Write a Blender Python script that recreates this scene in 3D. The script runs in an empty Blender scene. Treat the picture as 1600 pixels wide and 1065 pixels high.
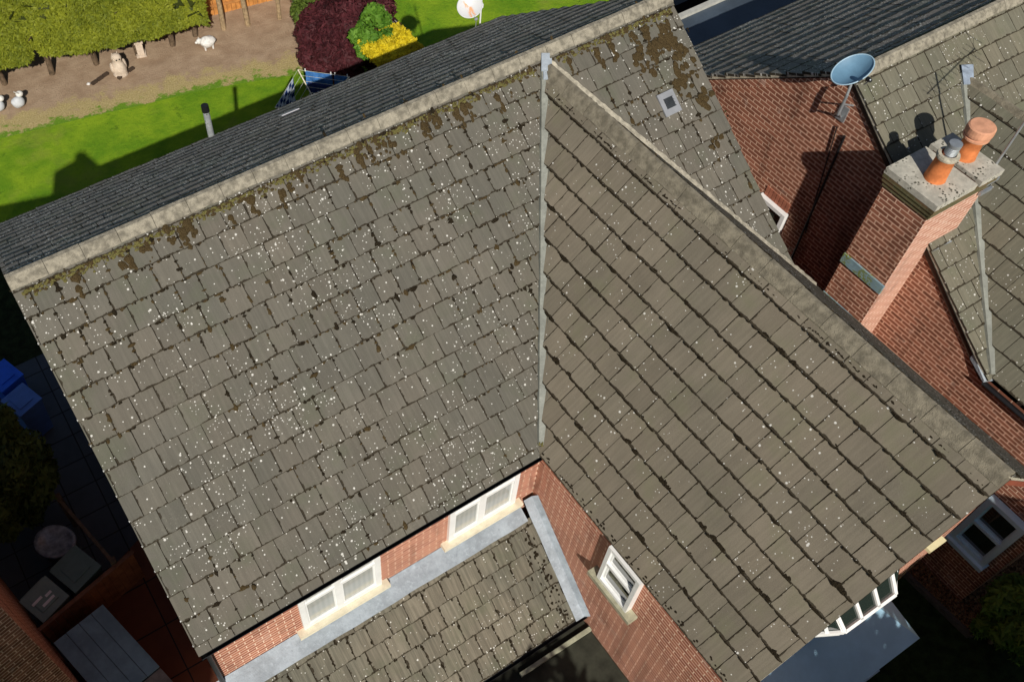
import bpy, math, random
import numpy as np
from mathutils import Vector, noise as mnoise
R = math.radians
sc = bpy.context.scene
# ------------------------------------------------------------------ camera
cam_d = bpy.data.cameras.new("camera"); cam = bpy.data.objects.new("camera", cam_d)
sc.collection.objects.link(cam); sc.camera = cam
cam.location = (-4.853, -4.374, 11.322)
cam.rotation_euler = (0.62553, 0.02007, -0.55239)
cam_d.sensor_fit = 'HORIZONTAL'; cam_d.sensor_width = 36.0; cam_d.lens = 1496.9 * 36 / 1600
cam_d.shift_x = 0.1216; cam_d.shift_y = -0.0015
cam_d.clip_start = 0.05; cam_d.clip_end = 2000
# ------------------------------------------------------------------ world and sun
SUN = Vector((0.52, 1.20, -1.0)).normalized()          # direction the light travels
elev = math.asin(-SUN.z)
w = bpy.data.worlds.new("World"); sc.world = w; w.use_nodes = True
nt = w.node_tree; nt.nodes.clear()
sky = nt.nodes.new('ShaderNodeTexSky'); sky.sky_type = 'NISHITA'; sky.sun_disc = False
sky.sun_elevation = elev; sky.sun_rotation = math.atan2(-SUN.x, -SUN.y)
bg = nt.nodes.new('ShaderNodeBackground'); bg.inputs[1].default_value = 0.055
wo = nt.nodes.new('ShaderNodeOutputWorld')
nt.links.new(sky.outputs[0], bg.inputs[0]); nt.links.new(bg.outputs[0], wo.inputs[0])
sl = bpy.data.lights.new("sun", 'SUN'); sl.energy = 4.6; sl.angle = R(0.55); sl.color = (1.0, 0.94, 0.85)
so = bpy.data.objects.new("sun", sl); sc.collection.objects.link(so)
so.rotation_euler = SUN.to_track_quat('-Z', 'Y').to_euler()
sc.view_settings.view_transform = 'Standard'; sc.view_settings.look = 'None'
sc.view_settings.exposure = 0.0; sc.view_settings.gamma = 1.0
sc.render.engine = 'CYCLES'

# ------------------------------------------------------------------ object helpers
C = sc.collection
PI = math.pi
def thing(name, label, cat, loc=(0, 0, 0), group=None, kind=None):
    o = bpy.data.objects.new(name, None); C.objects.link(o); o.location = loc
    o.empty_display_size = 0.2
    o['label'] = label; o['category'] = cat
    if group: o['group'] = group
    if kind: o['kind'] = kind
    return o
def wloc(o):
    p = Vector((0, 0, 0))
    while o is not None: p += o.location; o = o.parent
    return p
class MB:
    """collects polygons in world metres with a metre uv, a tile-local uv and a per-face random"""
    def __init__(s): s.v = []; s.f = []; s.uv = []; s.tl = []; s.rn = []; s.mi = []; s.sm = []
    def poly(s, pts, uv=None, tl=None, rn=0.5, mi=0, sm=False):
        b = len(s.v); s.v += [tuple(p) for p in pts]; s.f.append(tuple(range(b, b + len(pts))))
        if uv is None:
            n = Vector((0, 0, 0)); P = [Vector(p) for p in pts]
            for i in range(1, len(P) - 1): n += (P[i] - P[0]).cross(P[i + 1] - P[0])
            a = [abs(n.x), abs(n.y), abs(n.z)]
            if a[2] > 0.75 * n.length: uv = [(p.x, p.y) for p in P]
            elif a[0] > a[1]: uv = [(p.y, p.z) for p in P]
            else: uv = [(p.x, p.z) for p in P]
        s.uv += list(uv); s.tl += list(tl) if tl else [(0.5, 0.5)] * len(pts)
        s.rn.append(rn); s.mi.append(mi); s.sm.append(sm)
    def box(s, lo, hi, mi=0, rn=0.5):
        x0, y0, z0 = lo; x1, y1, z1 = hi
        s.hexa([(x0, y0, z0), (x1, y0, z0), (x1, y1, z0), (x0, y1, z0), (x0, y0, z1), (x1, y0, z1), (x1, y1, z1), (x0, y1, z1)], mi, rn)
    def hexa(s, p, mi=0, rn=0.5):
        for q in ((3, 2, 1, 0), (4, 5, 6, 7), (0, 1, 5, 4), (1, 2, 6, 5), (2, 3, 7, 6), (3, 0, 4, 7)):
            s.poly([p[i] for i in q], rn=rn, mi=mi)
    def obox(s, c, ax, ay, az, hx, hy, hz, mi=0, rn=0.5):
        c = Vector(c); ax = Vector(ax).normalized() * hx; ay = Vector(ay).normalized() * hy; az = Vector(az).normalized() * hz
        s.hexa([c - ax - ay - az, c + ax - ay - az, c + ax + ay - az, c - ax + ay - az,
                c - ax - ay + az, c + ax - ay + az, c + ax + ay + az, c - ax + ay + az], mi, rn)
    def tube(s, a, b, r0, r1=None, n=10, mi=0, cap=True, rn=0.5):
        a = Vector(a); b = Vector(b); r1 = r0 if r1 is None else r1
        d = (b - a).normalized(); x = d.orthogonal().normalized(); y = d.cross(x)
        A = [a + (x * math.cos(t) + y * math.sin(t)) * r0 for t in [2 * PI * i / n for i in range(n)]]
        B = [b + (x * math.cos(t) + y * math.sin(t)) * r1 for t in [2 * PI * i / n for i in range(n)]]
        for i in range(n):
            j = (i + 1) % n; s.poly([A[i], A[j], B[j], B[i]], mi=mi, sm=True, rn=rn)
        if cap: s.poly(A[::-1], mi=mi, rn=rn); s.poly(B, mi=mi, rn=rn)
    def lathe(s, o, prof, n=24, mi=0, ax=(0, 0, 1), sx=1.0, rn=0.5):
        o = Vector(o); d = Vector(ax).normalized(); x = d.orthogonal().normalized(); y = d.cross(x)
        rings = [[o + d * h + (x * math.cos(2 * PI * i / n) * sx + y * math.sin(2 * PI * i / n)) * r for i in range(n)] for r, h in prof]
        for A, B in zip(rings, rings[1:]):
            for i in range(n):
                j = (i + 1) % n; s.poly([A[i], A[j], B[j], B[i]], mi=mi, sm=True, rn=rn)
    def blob(s, c, r, n=8, m=6, rough=0.0, seed=0, mi=0, rn=0.5):
        c = Vector(c); r = Vector(r) if hasattr(r, '__len__') else Vector((r, r, r))
        def pt(i, j):
            th = PI * i / m; ph = 2 * PI * j / n
            d = Vector((math.sin(th) * math.cos(ph), math.sin(th) * math.sin(ph), math.cos(th)))
            k = 1 + rough * (mnoise.noise(d * 1.7 + Vector((seed * 3.1, seed, 0))) * 1.6)
            return c + Vector((d.x * r.x, d.y * r.y, d.z * r.z)) * k
        for i in range(m):
            for j in range(n):
                q = [pt(i, j), pt(i + 1, j), pt(i + 1, j + 1), pt(i, j + 1)]
                if i == 0: q = q[:3]
                elif i == m - 1: q = [q[0], q[1], q[3]]
                s.poly(q, mi=mi, sm=True, rn=rn)
    def build(s, name, mats, parent=None, bevel=0, weld=False):
        me = bpy.data.meshes.new(name); off = wloc(parent) if parent else Vector((0, 0, 0))
        V = np.array(s.v, dtype=np.float64) - np.array(off)
        me.from_pydata(V.tolist(), [], s.f)
        u = me.uv_layers.new(name="UVMap"); u.data.foreach_set("uv", np.array(s.uv, dtype=np.float32).ravel())
        t = me.uv_layers.new(name="tl"); t.data.foreach_set("uv", np.array(s.tl, dtype=np.float32).ravel())
        a = me.attributes.new("rnd", 'FLOAT', 'FACE'); a.data.foreach_set("value", np.array(s.rn, dtype=np.float32))
        me.polygons.foreach_set("material_index", s.mi); me.polygons.foreach_set("use_smooth", s.sm)
        for m in (mats if isinstance(mats, (list, tuple)) else [mats]): me.materials.append(m)
        o = bpy.data.objects.new(name, me); C.objects.link(o)
        if weld:
            import bmesh
            bm = bmesh.new(); bm.from_mesh(me); bmesh.ops.remove_doubles(bm, verts=bm.verts, dist=1e-5); bm.to_mesh(me); bm.free()
        if parent: o.parent = parent
        if bevel:
            m = o.modifiers.new("bevel", 'BEVEL'); m.width = bevel; m.segments = 2; m.limit_method = 'ANGLE'
        return o
def tag(o, label=None, cat=None, group=None, kind=None):
    if label: o['label'] = label
    if cat: o['category'] = cat
    if group: o['group'] = group
    if kind: o['kind'] = kind
    return o
# ------------------------------------------------------------------ material helpers
class NT:
    def __init__(s, name, rough=0.8, spec=0.3, metal=0.0):
        s.m = bpy.data.materials.new(name); s.m.use_nodes = True; s.t = s.m.node_tree
        s.p = s.t.nodes['Principled BSDF']; s.p.inputs['Roughness'].default_value = rough
        s.p.inputs['Specular IOR Level'].default_value = spec; s.p.inputs['Metallic'].default_value = metal
    def n(s, typ, **kw):
        nd = s.t.nodes.new(typ)
        for k, v in kw.items():
            if k.startswith('i_'):
                key = k[2:].replace('_', ' '); nd.inputs[int(key) if key.isdigit() else key].default_value = v
            else: setattr(nd, k, v)
        return nd
    def l(s, a, b): s.t.links.new(a, b)
    def uv(s, name='UVMap'): return s.n('ShaderNodeUVMap', uv_map=name).outputs[0]
    def attr(s, name): return s.n('ShaderNodeAttribute', attribute_name=name).outputs['Fac']
    def pos(s): return s.n('ShaderNodeNewGeometry').outputs['Position']
    def math(s, op, a, b=None, c=None, clamp=False):
        nd = s.n('ShaderNodeMath', operation=op, use_clamp=clamp)
        for i, x in enumerate((a, b, c)):
            if x is None: continue
            if isinstance(x, (int, float)): nd.inputs[i].default_value = x
            else: s.l(x, nd.inputs[i])
        return nd.outputs[0]
    def scale(s, vec, sc_):
        nd = s.n('ShaderNodeMapping'); nd.inputs['Scale'].default_value = sc_ if hasattr(sc_, '__len__') else (sc_,) * 3
        s.l(vec, nd.inputs[0]); return nd.outputs[0]
    def shift(s, vec, fac, amt=37.0):
        cb = s.n('ShaderNodeCombineXYZ'); s.l(s.math('MULTIPLY', fac, amt), cb.inputs[0]); s.l(s.math('MULTIPLY', fac, amt * 1.7), cb.inputs[1])
        nd = s.n('ShaderNodeVectorMath', operation='ADD'); s.l(vec, nd.inputs[0]); s.l(cb.outputs[0], nd.inputs[1]); return nd.outputs[0]
    def noise(s, vec, scale, detail=4, rough=0.6, dim='3D'):
        nd = s.n('ShaderNodeTexNoise', noise_dimensions=dim); nd.inputs['Scale'].default_value = scale
        nd.inputs['Detail'].default_value = detail; nd.inputs['Roughness'].default_value = rough
        s.l(vec, nd.inputs['Vector']); return nd.outputs['Fac']
    def voro(s, vec, scale, feature='F1'):
        nd = s.n('ShaderNodeTexVoronoi', feature=feature, voronoi_dimensions='2D'); nd.inputs['Scale'].default_value = scale
        s.l(vec, nd.inputs['Vector']); return nd
    def ramp(s, f, stops):
        nd = s.n('ShaderNodeValToRGB'); e = nd.color_ramp.elements
        while len(e) < len(stops): e.new(0.5)
        for el, (p, c) in zip(e, stops): el.position = p; el.color = (c if hasattr(c, '__len__') else (c, c, c)) + (1,) if not hasattr(c, '__len__') or len(c) == 3 else c
        s.l(f, nd.inputs[0]); return nd.outputs[0]
    def step(s, f, lo, hi):
        nd = s.n('ShaderNodeMapRange'); nd.interpolation_type = 'SMOOTHSTEP'
        for k, x in (('From Min', lo), ('From Max', hi)):
            if isinstance(x, (int, float)): nd.inputs[k].default_value = x
            else: s.l(x, nd.inputs[k])
        s.l(f, nd.inputs[0]); return nd.outputs[0]
    def mix(s, f, a, b, mode='MIX'):
        nd = s.n('ShaderNodeMix', data_type='RGBA', blend_type=mode)
        for i, x in ((0, f), (6, a), (7, b)):
            if isinstance(x, (int, float)): nd.inputs[i].default_value = x if i == 0 else (x, x, x, 1)
            elif isinstance(x, tuple): nd.inputs[i].default_value = x + (1,) if len(x) == 3 else x
            else: s.l(x, nd.inputs[i])
        return nd.outputs[2]
    def color(s, c):
        if isinstance(c, tuple): s.p.inputs['Base Color'].default_value = c + (1,)
        else: s.l(c, s.p.inputs['Base Color'])
        return s
    def bump(s, h, dist=0.01, strength=1.0):
        nd = s.n('ShaderNodeBump'); nd.inputs['Distance'].default_value = dist; nd.inputs['Strength'].default_value = strength
        s.l(h, nd.inputs['Height']); s.l(nd.outputs[0], s.p.inputs['Normal']); return s
    def rough(s, r):
        s.l(r, s.p.inputs['Roughness']); return s

def plain(name, col, rough=0.6, spec=0.4, metal=0.0, var=0.25, sc_=6.0, bump=0.0):
    m = NT(name, rough, spec, metal); pz = m.pos()
    f = m.noise(pz, sc_, 5, 0.65)
    c2 = tuple(x * (1 - var) for x in col); c3 = tuple(min(1, x * (1 + var)) for x in col)
    m.color(m.mix(m.step(f, 0.3, 0.7), c2, c3))
    if bump: m.bump(m.noise(pz, sc_ * 8, 4), bump)
    return m.m

def tile_mat(name, base, warm, lichen=1.0, dirt_v=0.012, dirt_u=0.005, streak=0.3, cont=0.0):
    m = NT(name, 0.92, 0.2); uv = m.uv(); tl = m.uv('tl'); rn = m.attr('rnd')
    uvs = m.shift(uv, rn)
    big = m.noise(uv, 0.55, 3, 0.55); med = m.noise(uvs, 5.0, 5, 0.7); fine = m.noise(uv, 70, 3, 0.7)
    col = m.mix(m.step(big, 0.35, 0.65), base, warm)
    hx = m.math('FRACT', m.math('MULTIPLY', rn, 17.31)); hy = m.math('FRACT', m.math('MULTIPLY', rn, 53.7))
    col = m.mix(m.math('MULTIPLY', m.step(hx, .5, 1.0), .20), col, tuple(x * y for x, y in zip(base, (.84, .90, .90)))); col = m.mix(m.math('MULTIPLY', m.step(hy, .5, 1.0), .20), col, tuple(x * y for x, y in zip(warm, (1.10, 1.03, .97))))
    k = m.math('ADD', m.math('MULTIPLY', rn, 0.18), 0.92)
    k = m.math('MULTIPLY', k, m.math('ADD', m.math('MULTIPLY', med, 0.22), 0.89))
    k = m.math('MULTIPLY', k, m.math('ADD', m.math('MULTIPLY', fine, 0.3), 0.85))
    # weather streaks running down each tile
    st = m.noise(m.scale(uvs, (26, 1.2, 1)), 1.0, 3, 0.6)
    k = m.math('MULTIPLY', k, m.math('ADD', m.math('MULTIPLY', m.step(st, 0.35, 0.7), streak), 1 - streak * 0.5))
    # fine pitting on the exposed concrete
    pv = m.voro(uv, 75); pit = m.math('MULTIPLY', m.step(pv.outputs['Distance'], 0.22, 0.10), m.step(m.noise(uv, 3, 2), 0.45, 0.6))
    k = m.math('MULTIPLY', k, m.math('SUBTRACT', 1.0, m.math('MULTIPLY', pit, 0.35)))
    hs = m.n('ShaderNodeHueSaturation'); m.l(col, hs.inputs['Color']); m.l(k, hs.inputs['Value']); col = hs.outputs[0]
    # greenish algae film
    alg = m.math('MULTIPLY', m.step(m.noise(uv, 1.7, 4, 0.6), 0.48, 0.72), 0.45)
    col = m.mix(alg, col, tuple(x * y for x, y in zip(base, (0.82, 0.95, 0.75))))
    # dirt and moss in joints (tile-local coordinates in metres)
    sx = m.n('ShaderNodeSeparateXYZ'); m.l(tl, sx.inputs[0])
    jn = m.noise(uv, 16, 3, 0.7); jn2 = m.noise(uv, 4.0, 2, 0.5)
    wv = m.math('ADD', m.math('MULTIPLY', m.step(m.math('MULTIPLY', jn, jn2), 0.12, 0.42), dirt_v * 2.6), cont)
    wu = m.math('MULTIPLY', m.step(m.math('MULTIPLY', m.noise(uv, 11, 3, 0.7), jn2), 0.16, 0.42), dirt_u * 3.2)
    dv = m.step(m.math('SUBTRACT', sx.outputs[1], wv), dirt_v * 0.6, 0.0)
    du = m.step(m.math('SUBTRACT', sx.outputs[0], wu), dirt_u * 0.5, 0.0)
    dm = m.math('MAXIMUM', dv, du)
    col = m.mix(m.math('MULTIPLY', dm, 0.93), col, m.mix(m.noise(uv, 40, 2), (0.012, 0.010, 0.007), (0.048, 0.036, 0.020)))
    crust = m.math('MULTIPLY', m.math('MULTIPLY', m.step(m.noise(uv, 34, 4, .8), .52, .70), m.step(m.noise(uv, 1.15, 3, .6), .50, .66)), .38 * min(1, lichen * 1.2))
    col = m.mix(crust, col, (0.30, 0.29, 0.23))
    # white lichen spots at several sizes
    msk = m.step(m.math('ADD', m.math('MULTIPLY', m.noise(uv, 0.8, 2, 0.5), .6), m.math('MULTIPLY', m.noise(uv, 3.1, 3, .6), .4)), 0.45, 0.62)
    white = None
    for scl, thr, rad, cl in ((5.0, 0.62, 0.050, 0.5), (8.0, 0.62, 0.072, 1.0), (13.0, 0.70, 0.090, 1.0), (26.0, 0.72, 0.12, 1.0)):
        v = m.voro(m.shift(uv, m.math('ADD', 0.0, scl)), scl)
        s2 = m.n('ShaderNodeSeparateColor'); m.l(v.outputs['Color'], s2.inputs[0])
        lim = m.math('MULTIPLY', m.step(s2.outputs[0], m.math('SUBTRACT', 1.0, m.math('MULTIPLY', m.math('ADD', m.math('MULTIPLY', msk, 0.88), 0.12), (1 - thr) * lichen)), 1.0),
                     rad)
        lim = m.math('ADD', lim, m.math('MULTIPLY', m.math('GREATER_THAN', lim, 0.0001), rad * 0.75))
        dd = m.math('ADD', v.outputs['Distance'], m.math('MULTIPLY', m.math('SUBTRACT', m.noise(uv, scl * 9, 3, .8), 0.5), 0.16))
        s = m.step(m.math('SUBTRACT', lim, dd), -0.012, 0.045)
        white = s if white is None else m.math('MAXIMUM', white, s)
    wc = m.mix(m.noise(uv, 9, 2), (0.45, 0.44, 0.39), (0.85, 0.84, 0.79))
    col = m.mix(m.math('MULTIPLY', white, 0.9), col, wc)
    m.color(col)
    m.bump(m.math('ADD', m.math('MULTIPLY', fine, 0.5), m.math('MULTIPLY', med, 0.8)), 0.006, 0.7)
    return m.m

def brick_mat(name, c1, c2, mortar, ms=0.006, grime=0.3):
    m = NT(name, 0.9, 0.15); uv = m.uv()
    b = m.n('ShaderNodeTexBrick'); m.l(uv, b.inputs[0])
    b.inputs['Scale'].default_value = 1.0; b.inputs['Brick Width'].default_value = 0.225; b.inputs['Row Height'].default_value = 0.075
    b.inputs['Mortar Size'].default_value = ms; b.inputs['Mortar Smooth'].default_value = 0.3; b.inputs['Bias'].default_value = 0.0
    b.inputs['Color1'].default_value = c1 + (1,); b.inputs['Color2'].default_value = c2 + (1,); b.inputs['Mortar'].default_value = mortar + (1,)
    col = b.outputs[0]
    k = m.math('MULTIPLY', m.math('ADD', m.math('MULTIPLY', m.noise(uv, 1.1, 4, 0.6), grime * 2), 1 - grime), m.math('ADD', m.math('MULTIPLY', m.noise(uv, 60, 3, 0.7), 0.4), 0.8))
    st_ = m.math('MULTIPLY', m.step(m.noise(m.scale(uv, (2.2, .5, 1)), 1.0, 5, .7), .50, .68), .42); k = m.math('MULTIPLY', k, m.math('SUBTRACT', 1.0, st_))
    hs = m.n('ShaderNodeHueSaturation'); m.l(col, hs.inputs['Color']); m.l(k, hs.inputs['Value']); cb_ = m.mix(m.math('MULTIPLY', m.step(m.noise(uv, 2.7, 4, .7), .60, .70), .3), hs.outputs[0], (.62, .50, .42)); m.color(cb_)
    m.bump(m.math('MULTIPLY', b.outputs['Fac'], -1.0), 0.006, 0.8)
    return m.m

def speck_mat1(name, col):
    m = NT(name, .55, .4); pz = m.pos(); f = m.noise(pz, 2.6, 5, .7); g = m.noise(pz, 13, 5, .75); h = m.noise(pz, 50, 3, .8)
    c = m.mix(m.step(f, .3, .7), tuple(x * .72 for x in col), tuple(x * 1.12 for x in col)); c = m.mix(m.math('MULTIPLY', m.step(g, .52, .72), .45), c, tuple(min(1, x * 1.6) for x in col)); c = m.mix(m.math('MULTIPLY', m.step(g, .46, .30), .5), c, tuple(x * .5 for x in col))
    m.color(c); m.rough(m.math('ADD', m.math('MULTIPLY', g, .5), .3)); m.bump(m.math('ADD', m.math('MULTIPLY', h, .3), m.math('MULTIPLY', g, 1.0)), .012, .8); return m.m
def speck_mat0(name, col, dark, scale, thr):
    m = NT(name, 0.95, 0.1); pz = m.pos(); f = m.noise(pz, 9, 6, 0.75); g = m.noise(pz, scale, 4, .8)
    c = m.mix(m.step(g, .42, .62), tuple(x * .35 for x in col), col); c = m.mix(m.step(f, .52, .66), c, tuple(min(1, x * 2.6) for x in col)); c = m.mix(m.math('MULTIPLY', m.step(m.noise(pz, 14, 4, .7), .56, .62), .9), c, dark)
    m.color(c); m.bump(m.math('ADD', f, g), .015, 1.0); return m.m
M = {}
M['tile_main'] = tile_mat('tile_main', (0.122, 0.116, 0.096), (0.140, 0.127, 0.103), 1.0, 0.010, 0.0075, 0.16, 0.001)
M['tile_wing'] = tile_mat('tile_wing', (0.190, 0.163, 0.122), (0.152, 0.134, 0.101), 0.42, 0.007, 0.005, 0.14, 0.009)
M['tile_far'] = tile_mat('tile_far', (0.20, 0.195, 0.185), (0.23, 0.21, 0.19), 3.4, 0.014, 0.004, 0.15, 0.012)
M['tile_shade'] = tile_mat('tile_shade', (0.105, 0.095, 0.072), (0.13, 0.11, 0.085), 1.6, 0.016, 0.006, 0.2, .008)  # wing tile copy with the shaded side's darkness in its colour
M['tile_lean'] = tile_mat('tile_lean', (0.122, 0.117, 0.092), (0.175, 0.155, 0.118), 0.5, 0.010, 0.011, 0.42, 0.003)
M['tile_nb'] = tile_mat('tile_nb', (0.145, 0.14, 0.105), (0.165, 0.15, 0.11), 0.8, 0.012, 0.004, 0.2, 0.005)
M['deck'] = plain('roof_underlay', (0.02, 0.018, 0.015), 0.95, 0.1)
M['brick'] = brick_mat('red_brick', (0.30, 0.10, 0.065), (0.47, 0.19, 0.12), (0.80, 0.56, 0.42), 0.010)
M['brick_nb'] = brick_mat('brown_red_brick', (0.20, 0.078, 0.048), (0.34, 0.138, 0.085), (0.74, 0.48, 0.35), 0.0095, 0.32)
M['brick_sunlit'] = brick_mat('sunlit_brick', (0.48, 0.22, 0.145), (0.58, 0.31, 0.22), (0.80, 0.58, 0.46), 0.011, 0.2)  # paler brick carrying sunlight in its colour, for the chimney's front face
M['ridge'] = plain('ridge_tile', (0.275, 0.25, 0.195), 0.9, 0.15, var=0.38, sc_=11, bump=0.012)
M['ridge_wing'] = plain('ridge_tile_wing', (0.205, 0.182, 0.135), 0.9, 0.15, var=0.34, sc_=9, bump=0.010)
M['ridge_far'] = speck_mat0('ridge_shaded_weathered', (0.13, 0.125, 0.11), (0.025, 0.022, 0.018), 34, .75)  # ridge side away from the sun: shade put into the colour, plus mottling
M['mortar'] = plain('pale_mortar', (0.46, 0.42, 0.33), 0.95, 0.1, var=0.3, sc_=14, bump=0.01)
M['lead'] = speck_mat1('lead_flashing', (0.31, 0.355, 0.40))
M['lead_dark'] = plain('aged_lead', (0.10, 0.12, 0.14), 0.6, 0.4, var=0.3, sc_=3.0)
M['valley'] = speck_mat1('valley_trough', (0.225, 0.235, 0.205))
M['pvc'] = plain('white_upvc', (0.80, 0.81, 0.80), 0.35, 0.5, var=0.05)
M['sky_tint_frame'] = plain('sky_tinted_upvc', (0.58, 0.78, 0.90), 0.35, 0.5, var=0.05)  # white upvc with the blue skylight of the shade put into its colour
M['cream'] = plain('cream_sill', (0.72, 0.66, 0.50), 0.7, 0.3, var=0.12)
M['stone_sill'] = plain('stone_sill', (0.36, 0.35, 0.25), 0.8, 0.2, var=0.25, sc_=10)
M['black'] = plain('black_plastic', (0.012, 0.012, 0.013), 0.4, 0.4, var=0.2)
M['steel'] = plain('galvanised_steel', (0.42, 0.45, 0.47), 0.45, 0.5, 0.6, var=0.15)
M['concrete'] = None
M['soffit'] = plain('red_brown_fascia', (0.25, 0.07, 0.04), 0.6, 0.3)

def speck_mat(name, col, dark, scale, thr):
    m = NT(name, 0.9, 0.2); pz = m.pos()
    f = m.noise(pz, 7, 5, 0.7); c = m.mix(m.step(f, 0.3, 0.7), tuple(x * 0.75 for x in col), tuple(min(1, x * 1.15) for x in col))
    v = m.n('ShaderNodeTexVoronoi'); v.inputs['Scale'].default_value = scale; m.l(pz, v.inputs['Vector'])
    s = m.math('MULTIPLY', m.step(v.outputs['Distance'], thr, thr * 0.6), m.step(m.noise(pz, 3.5, 3), 0.47, 0.6))
    m.color(m.mix(s, c, dark)); m.bump(f, 0.006, 0.6)
    return m.m
M['concrete'] = speck_mat('lichen_concrete', (0.47, 0.45, 0.38), (0.05, 0.05, 0.035), 22, 0.42)
M['terracotta'] = plain('terracotta', (0.58, 0.185, 0.06), 0.75, 0.25, var=0.22, sc_=7)
M['terracotta_light'] = plain('pale_terracotta', (0.62, 0.31, 0.19), 0.8, 0.2, var=0.15, sc_=9)
def glass_mat(name, base, sheen=0.04):
    m = NT(name, sheen, 0.9); m.color(base); m.p.inputs['Coat Weight'].default_value = 1.0; m.p.inputs['Coat Roughness'].default_value = 0.02
    return m.m
M['glass_dark'] = glass_mat('dark_window_glass', (0.02, 0.03, 0.025))
def blind_mat():
    m = NT('pale_blind_behind_glass', 0.25, 0.6); uv = m.uv()
    w_ = m.n('ShaderNodeTexWave', wave_type='BANDS', bands_direction='X'); w_.inputs['Scale'].default_value = 4.0; w_.inputs['Distortion'].default_value = 0.6
    m.l(uv, w_.inputs['Vector'])
    m.color(m.mix(w_.outputs['Fac'], (0.36, 0.38, 0.36), (0.42, 0.43, 0.41))); m.p.inputs['Coat Weight'].default_value = 1.0; m.p.inputs['Coat Roughness'].default_value = 0.03
    return m.m
M['glass_blind'] = blind_mat()
def moss_mat(name, a, b):
    m = NT(name, 1.0, 0.05); pz = m.pos(); f = m.noise(pz, 90, 3, 0.8); g = m.noise(pz, 5, 2)
    m.color(m.mix(m.step(f, 0.35, 0.7), m.mix(g, a, tuple(x * 0.5 for x in a)), b)); m.bump(f, 0.02, 1.0)
    return m.m
M['moss'] = moss_mat('brown_moss', (0.060, 0.040, 0.018), (0.13, 0.095, 0.045))
M['moss_green'] = moss_mat('olive_moss', (0.13, 0.12, 0.035), (0.26, 0.23, 0.09))
M['moss_dark'] = moss_mat('dark_moss', (0.016, 0.013, 0.009), (0.05, 0.038, 0.022))

# ------------------------------------------------------------------ roof tiling
def clip(poly, a, b, keep):            # clip polygon by a*x+b*y<=keep
    out = []
    for i in range(len(poly)):
        p = poly[i]; q = poly[(i + 1) % len(poly)]
        dp = a * p[0] + b * p[1] - keep; dq = a * q[0] + b * q[1] - keep
        if dp <= 0: out.append(p)
        if (dp < 0 < dq) or (dq < 0 < dp):
            t = dp / (dp - dq); out.append((p[0] + (q[0] - p[0]) * t, p[1] + (q[1] - p[1]) * t))
    return out
def clip_convex(poly, region):
    for i in range(len(region)):
        x0, y0 = region[i]; x1, y1 = region[(i + 1) % len(region)]
        a, b = (y1 - y0), -(x1 - x0)    # interior on the left of CCW edges
        poly = clip(poly, a, b, a * x0 + b * y0)
        if len(poly) < 3: return []
    return poly
def tile_slope(name, parent, O, U, V, regions, mat, gauge=0.331, width=0.303, v0=0.0, u0=0.0, seed=1, thick=0.022, lift=0.03, stagger=True, jitter=1.0, deck=True):
    O = Vector(O); U = Vector(U).normalized(); V = Vector(V).normalized(); N = U.cross(V)
    mb = MB(); us = [p[0] for r in regions for p in r]; vs = [p[1] for r in regions for p in r]
    r0 = math.floor((min(vs) - v0) / gauge) - 1; r1 = math.ceil((max(vs) - v0) / gauge) + 1
    for region in regions:
        if deck:
            mb.poly([O + U * p[0] + V * p[1] - N * 0.03 for p in region], mi=1)
        for r in range(r0, r1):
            va = v0 + r * gauge; vb = va + gauge + 0.012
            off = (width / 2 if (r % 2 and stagger) else 0) + u0
            k0 = math.floor((min(us) - off) / width) - 1; k1 = math.ceil((max(us) - off) / width) + 1
            for k in range(k0, k1):
                rg = random.Random((r * 7919 + k * 104729 + seed * 31) & 0xffffffff)
                rn = rg.random(); jt = rg.uniform(-1, 1) * 0.0025 * jitter; js = rg.uniform(-1, 1) * 0.0025 * jitter; jv = rg.uniform(-1, 1) * 0.004 * jitter
                jx = rg.uniform(-1, 1) * 0.0015 * jitter
                ua = off + k * width + 0.0028 + jx; ub = off + (k + 1) * width - 0.0028 + jx
                q = clip_convex([(ua, va + jv), (ub, va + jv), (ub, vb), (ua, vb)], region)
                if len(q) < 3: continue
                def h(p):
                    t = (p[1] - va) / gauge
                    return lift + thick * (1 - t) + jt + js * ((p[0] - ua) / width - 0.5) * 2
                top = [O + U * p[0] + V * p[1] + N * h(p) for p in q]
                bot = [O + U * p[0] + V * p[1] + N * (h(p) - thick * 0.95) for p in q]
                uvq = [p for p in q]; tlq = [(min(p[0] - ua, 9), p[1] - va) for p in q]
                tl2 = [(max(0.0, a), max(0.0, b)) for a, b in tlq]
                mb.poly(top, uvq, tl2, rn)
                for i in range(len(q)):
                    j = (i + 1) % len(q)
                    mb.poly([bot[i], bot[j], top[j], top[i]], [q[i], q[j], q[j], q[i]], [(0.0, 0.0)] * 4, rn)
    return mb.build(name, [mat, M['deck']], parent)

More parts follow.
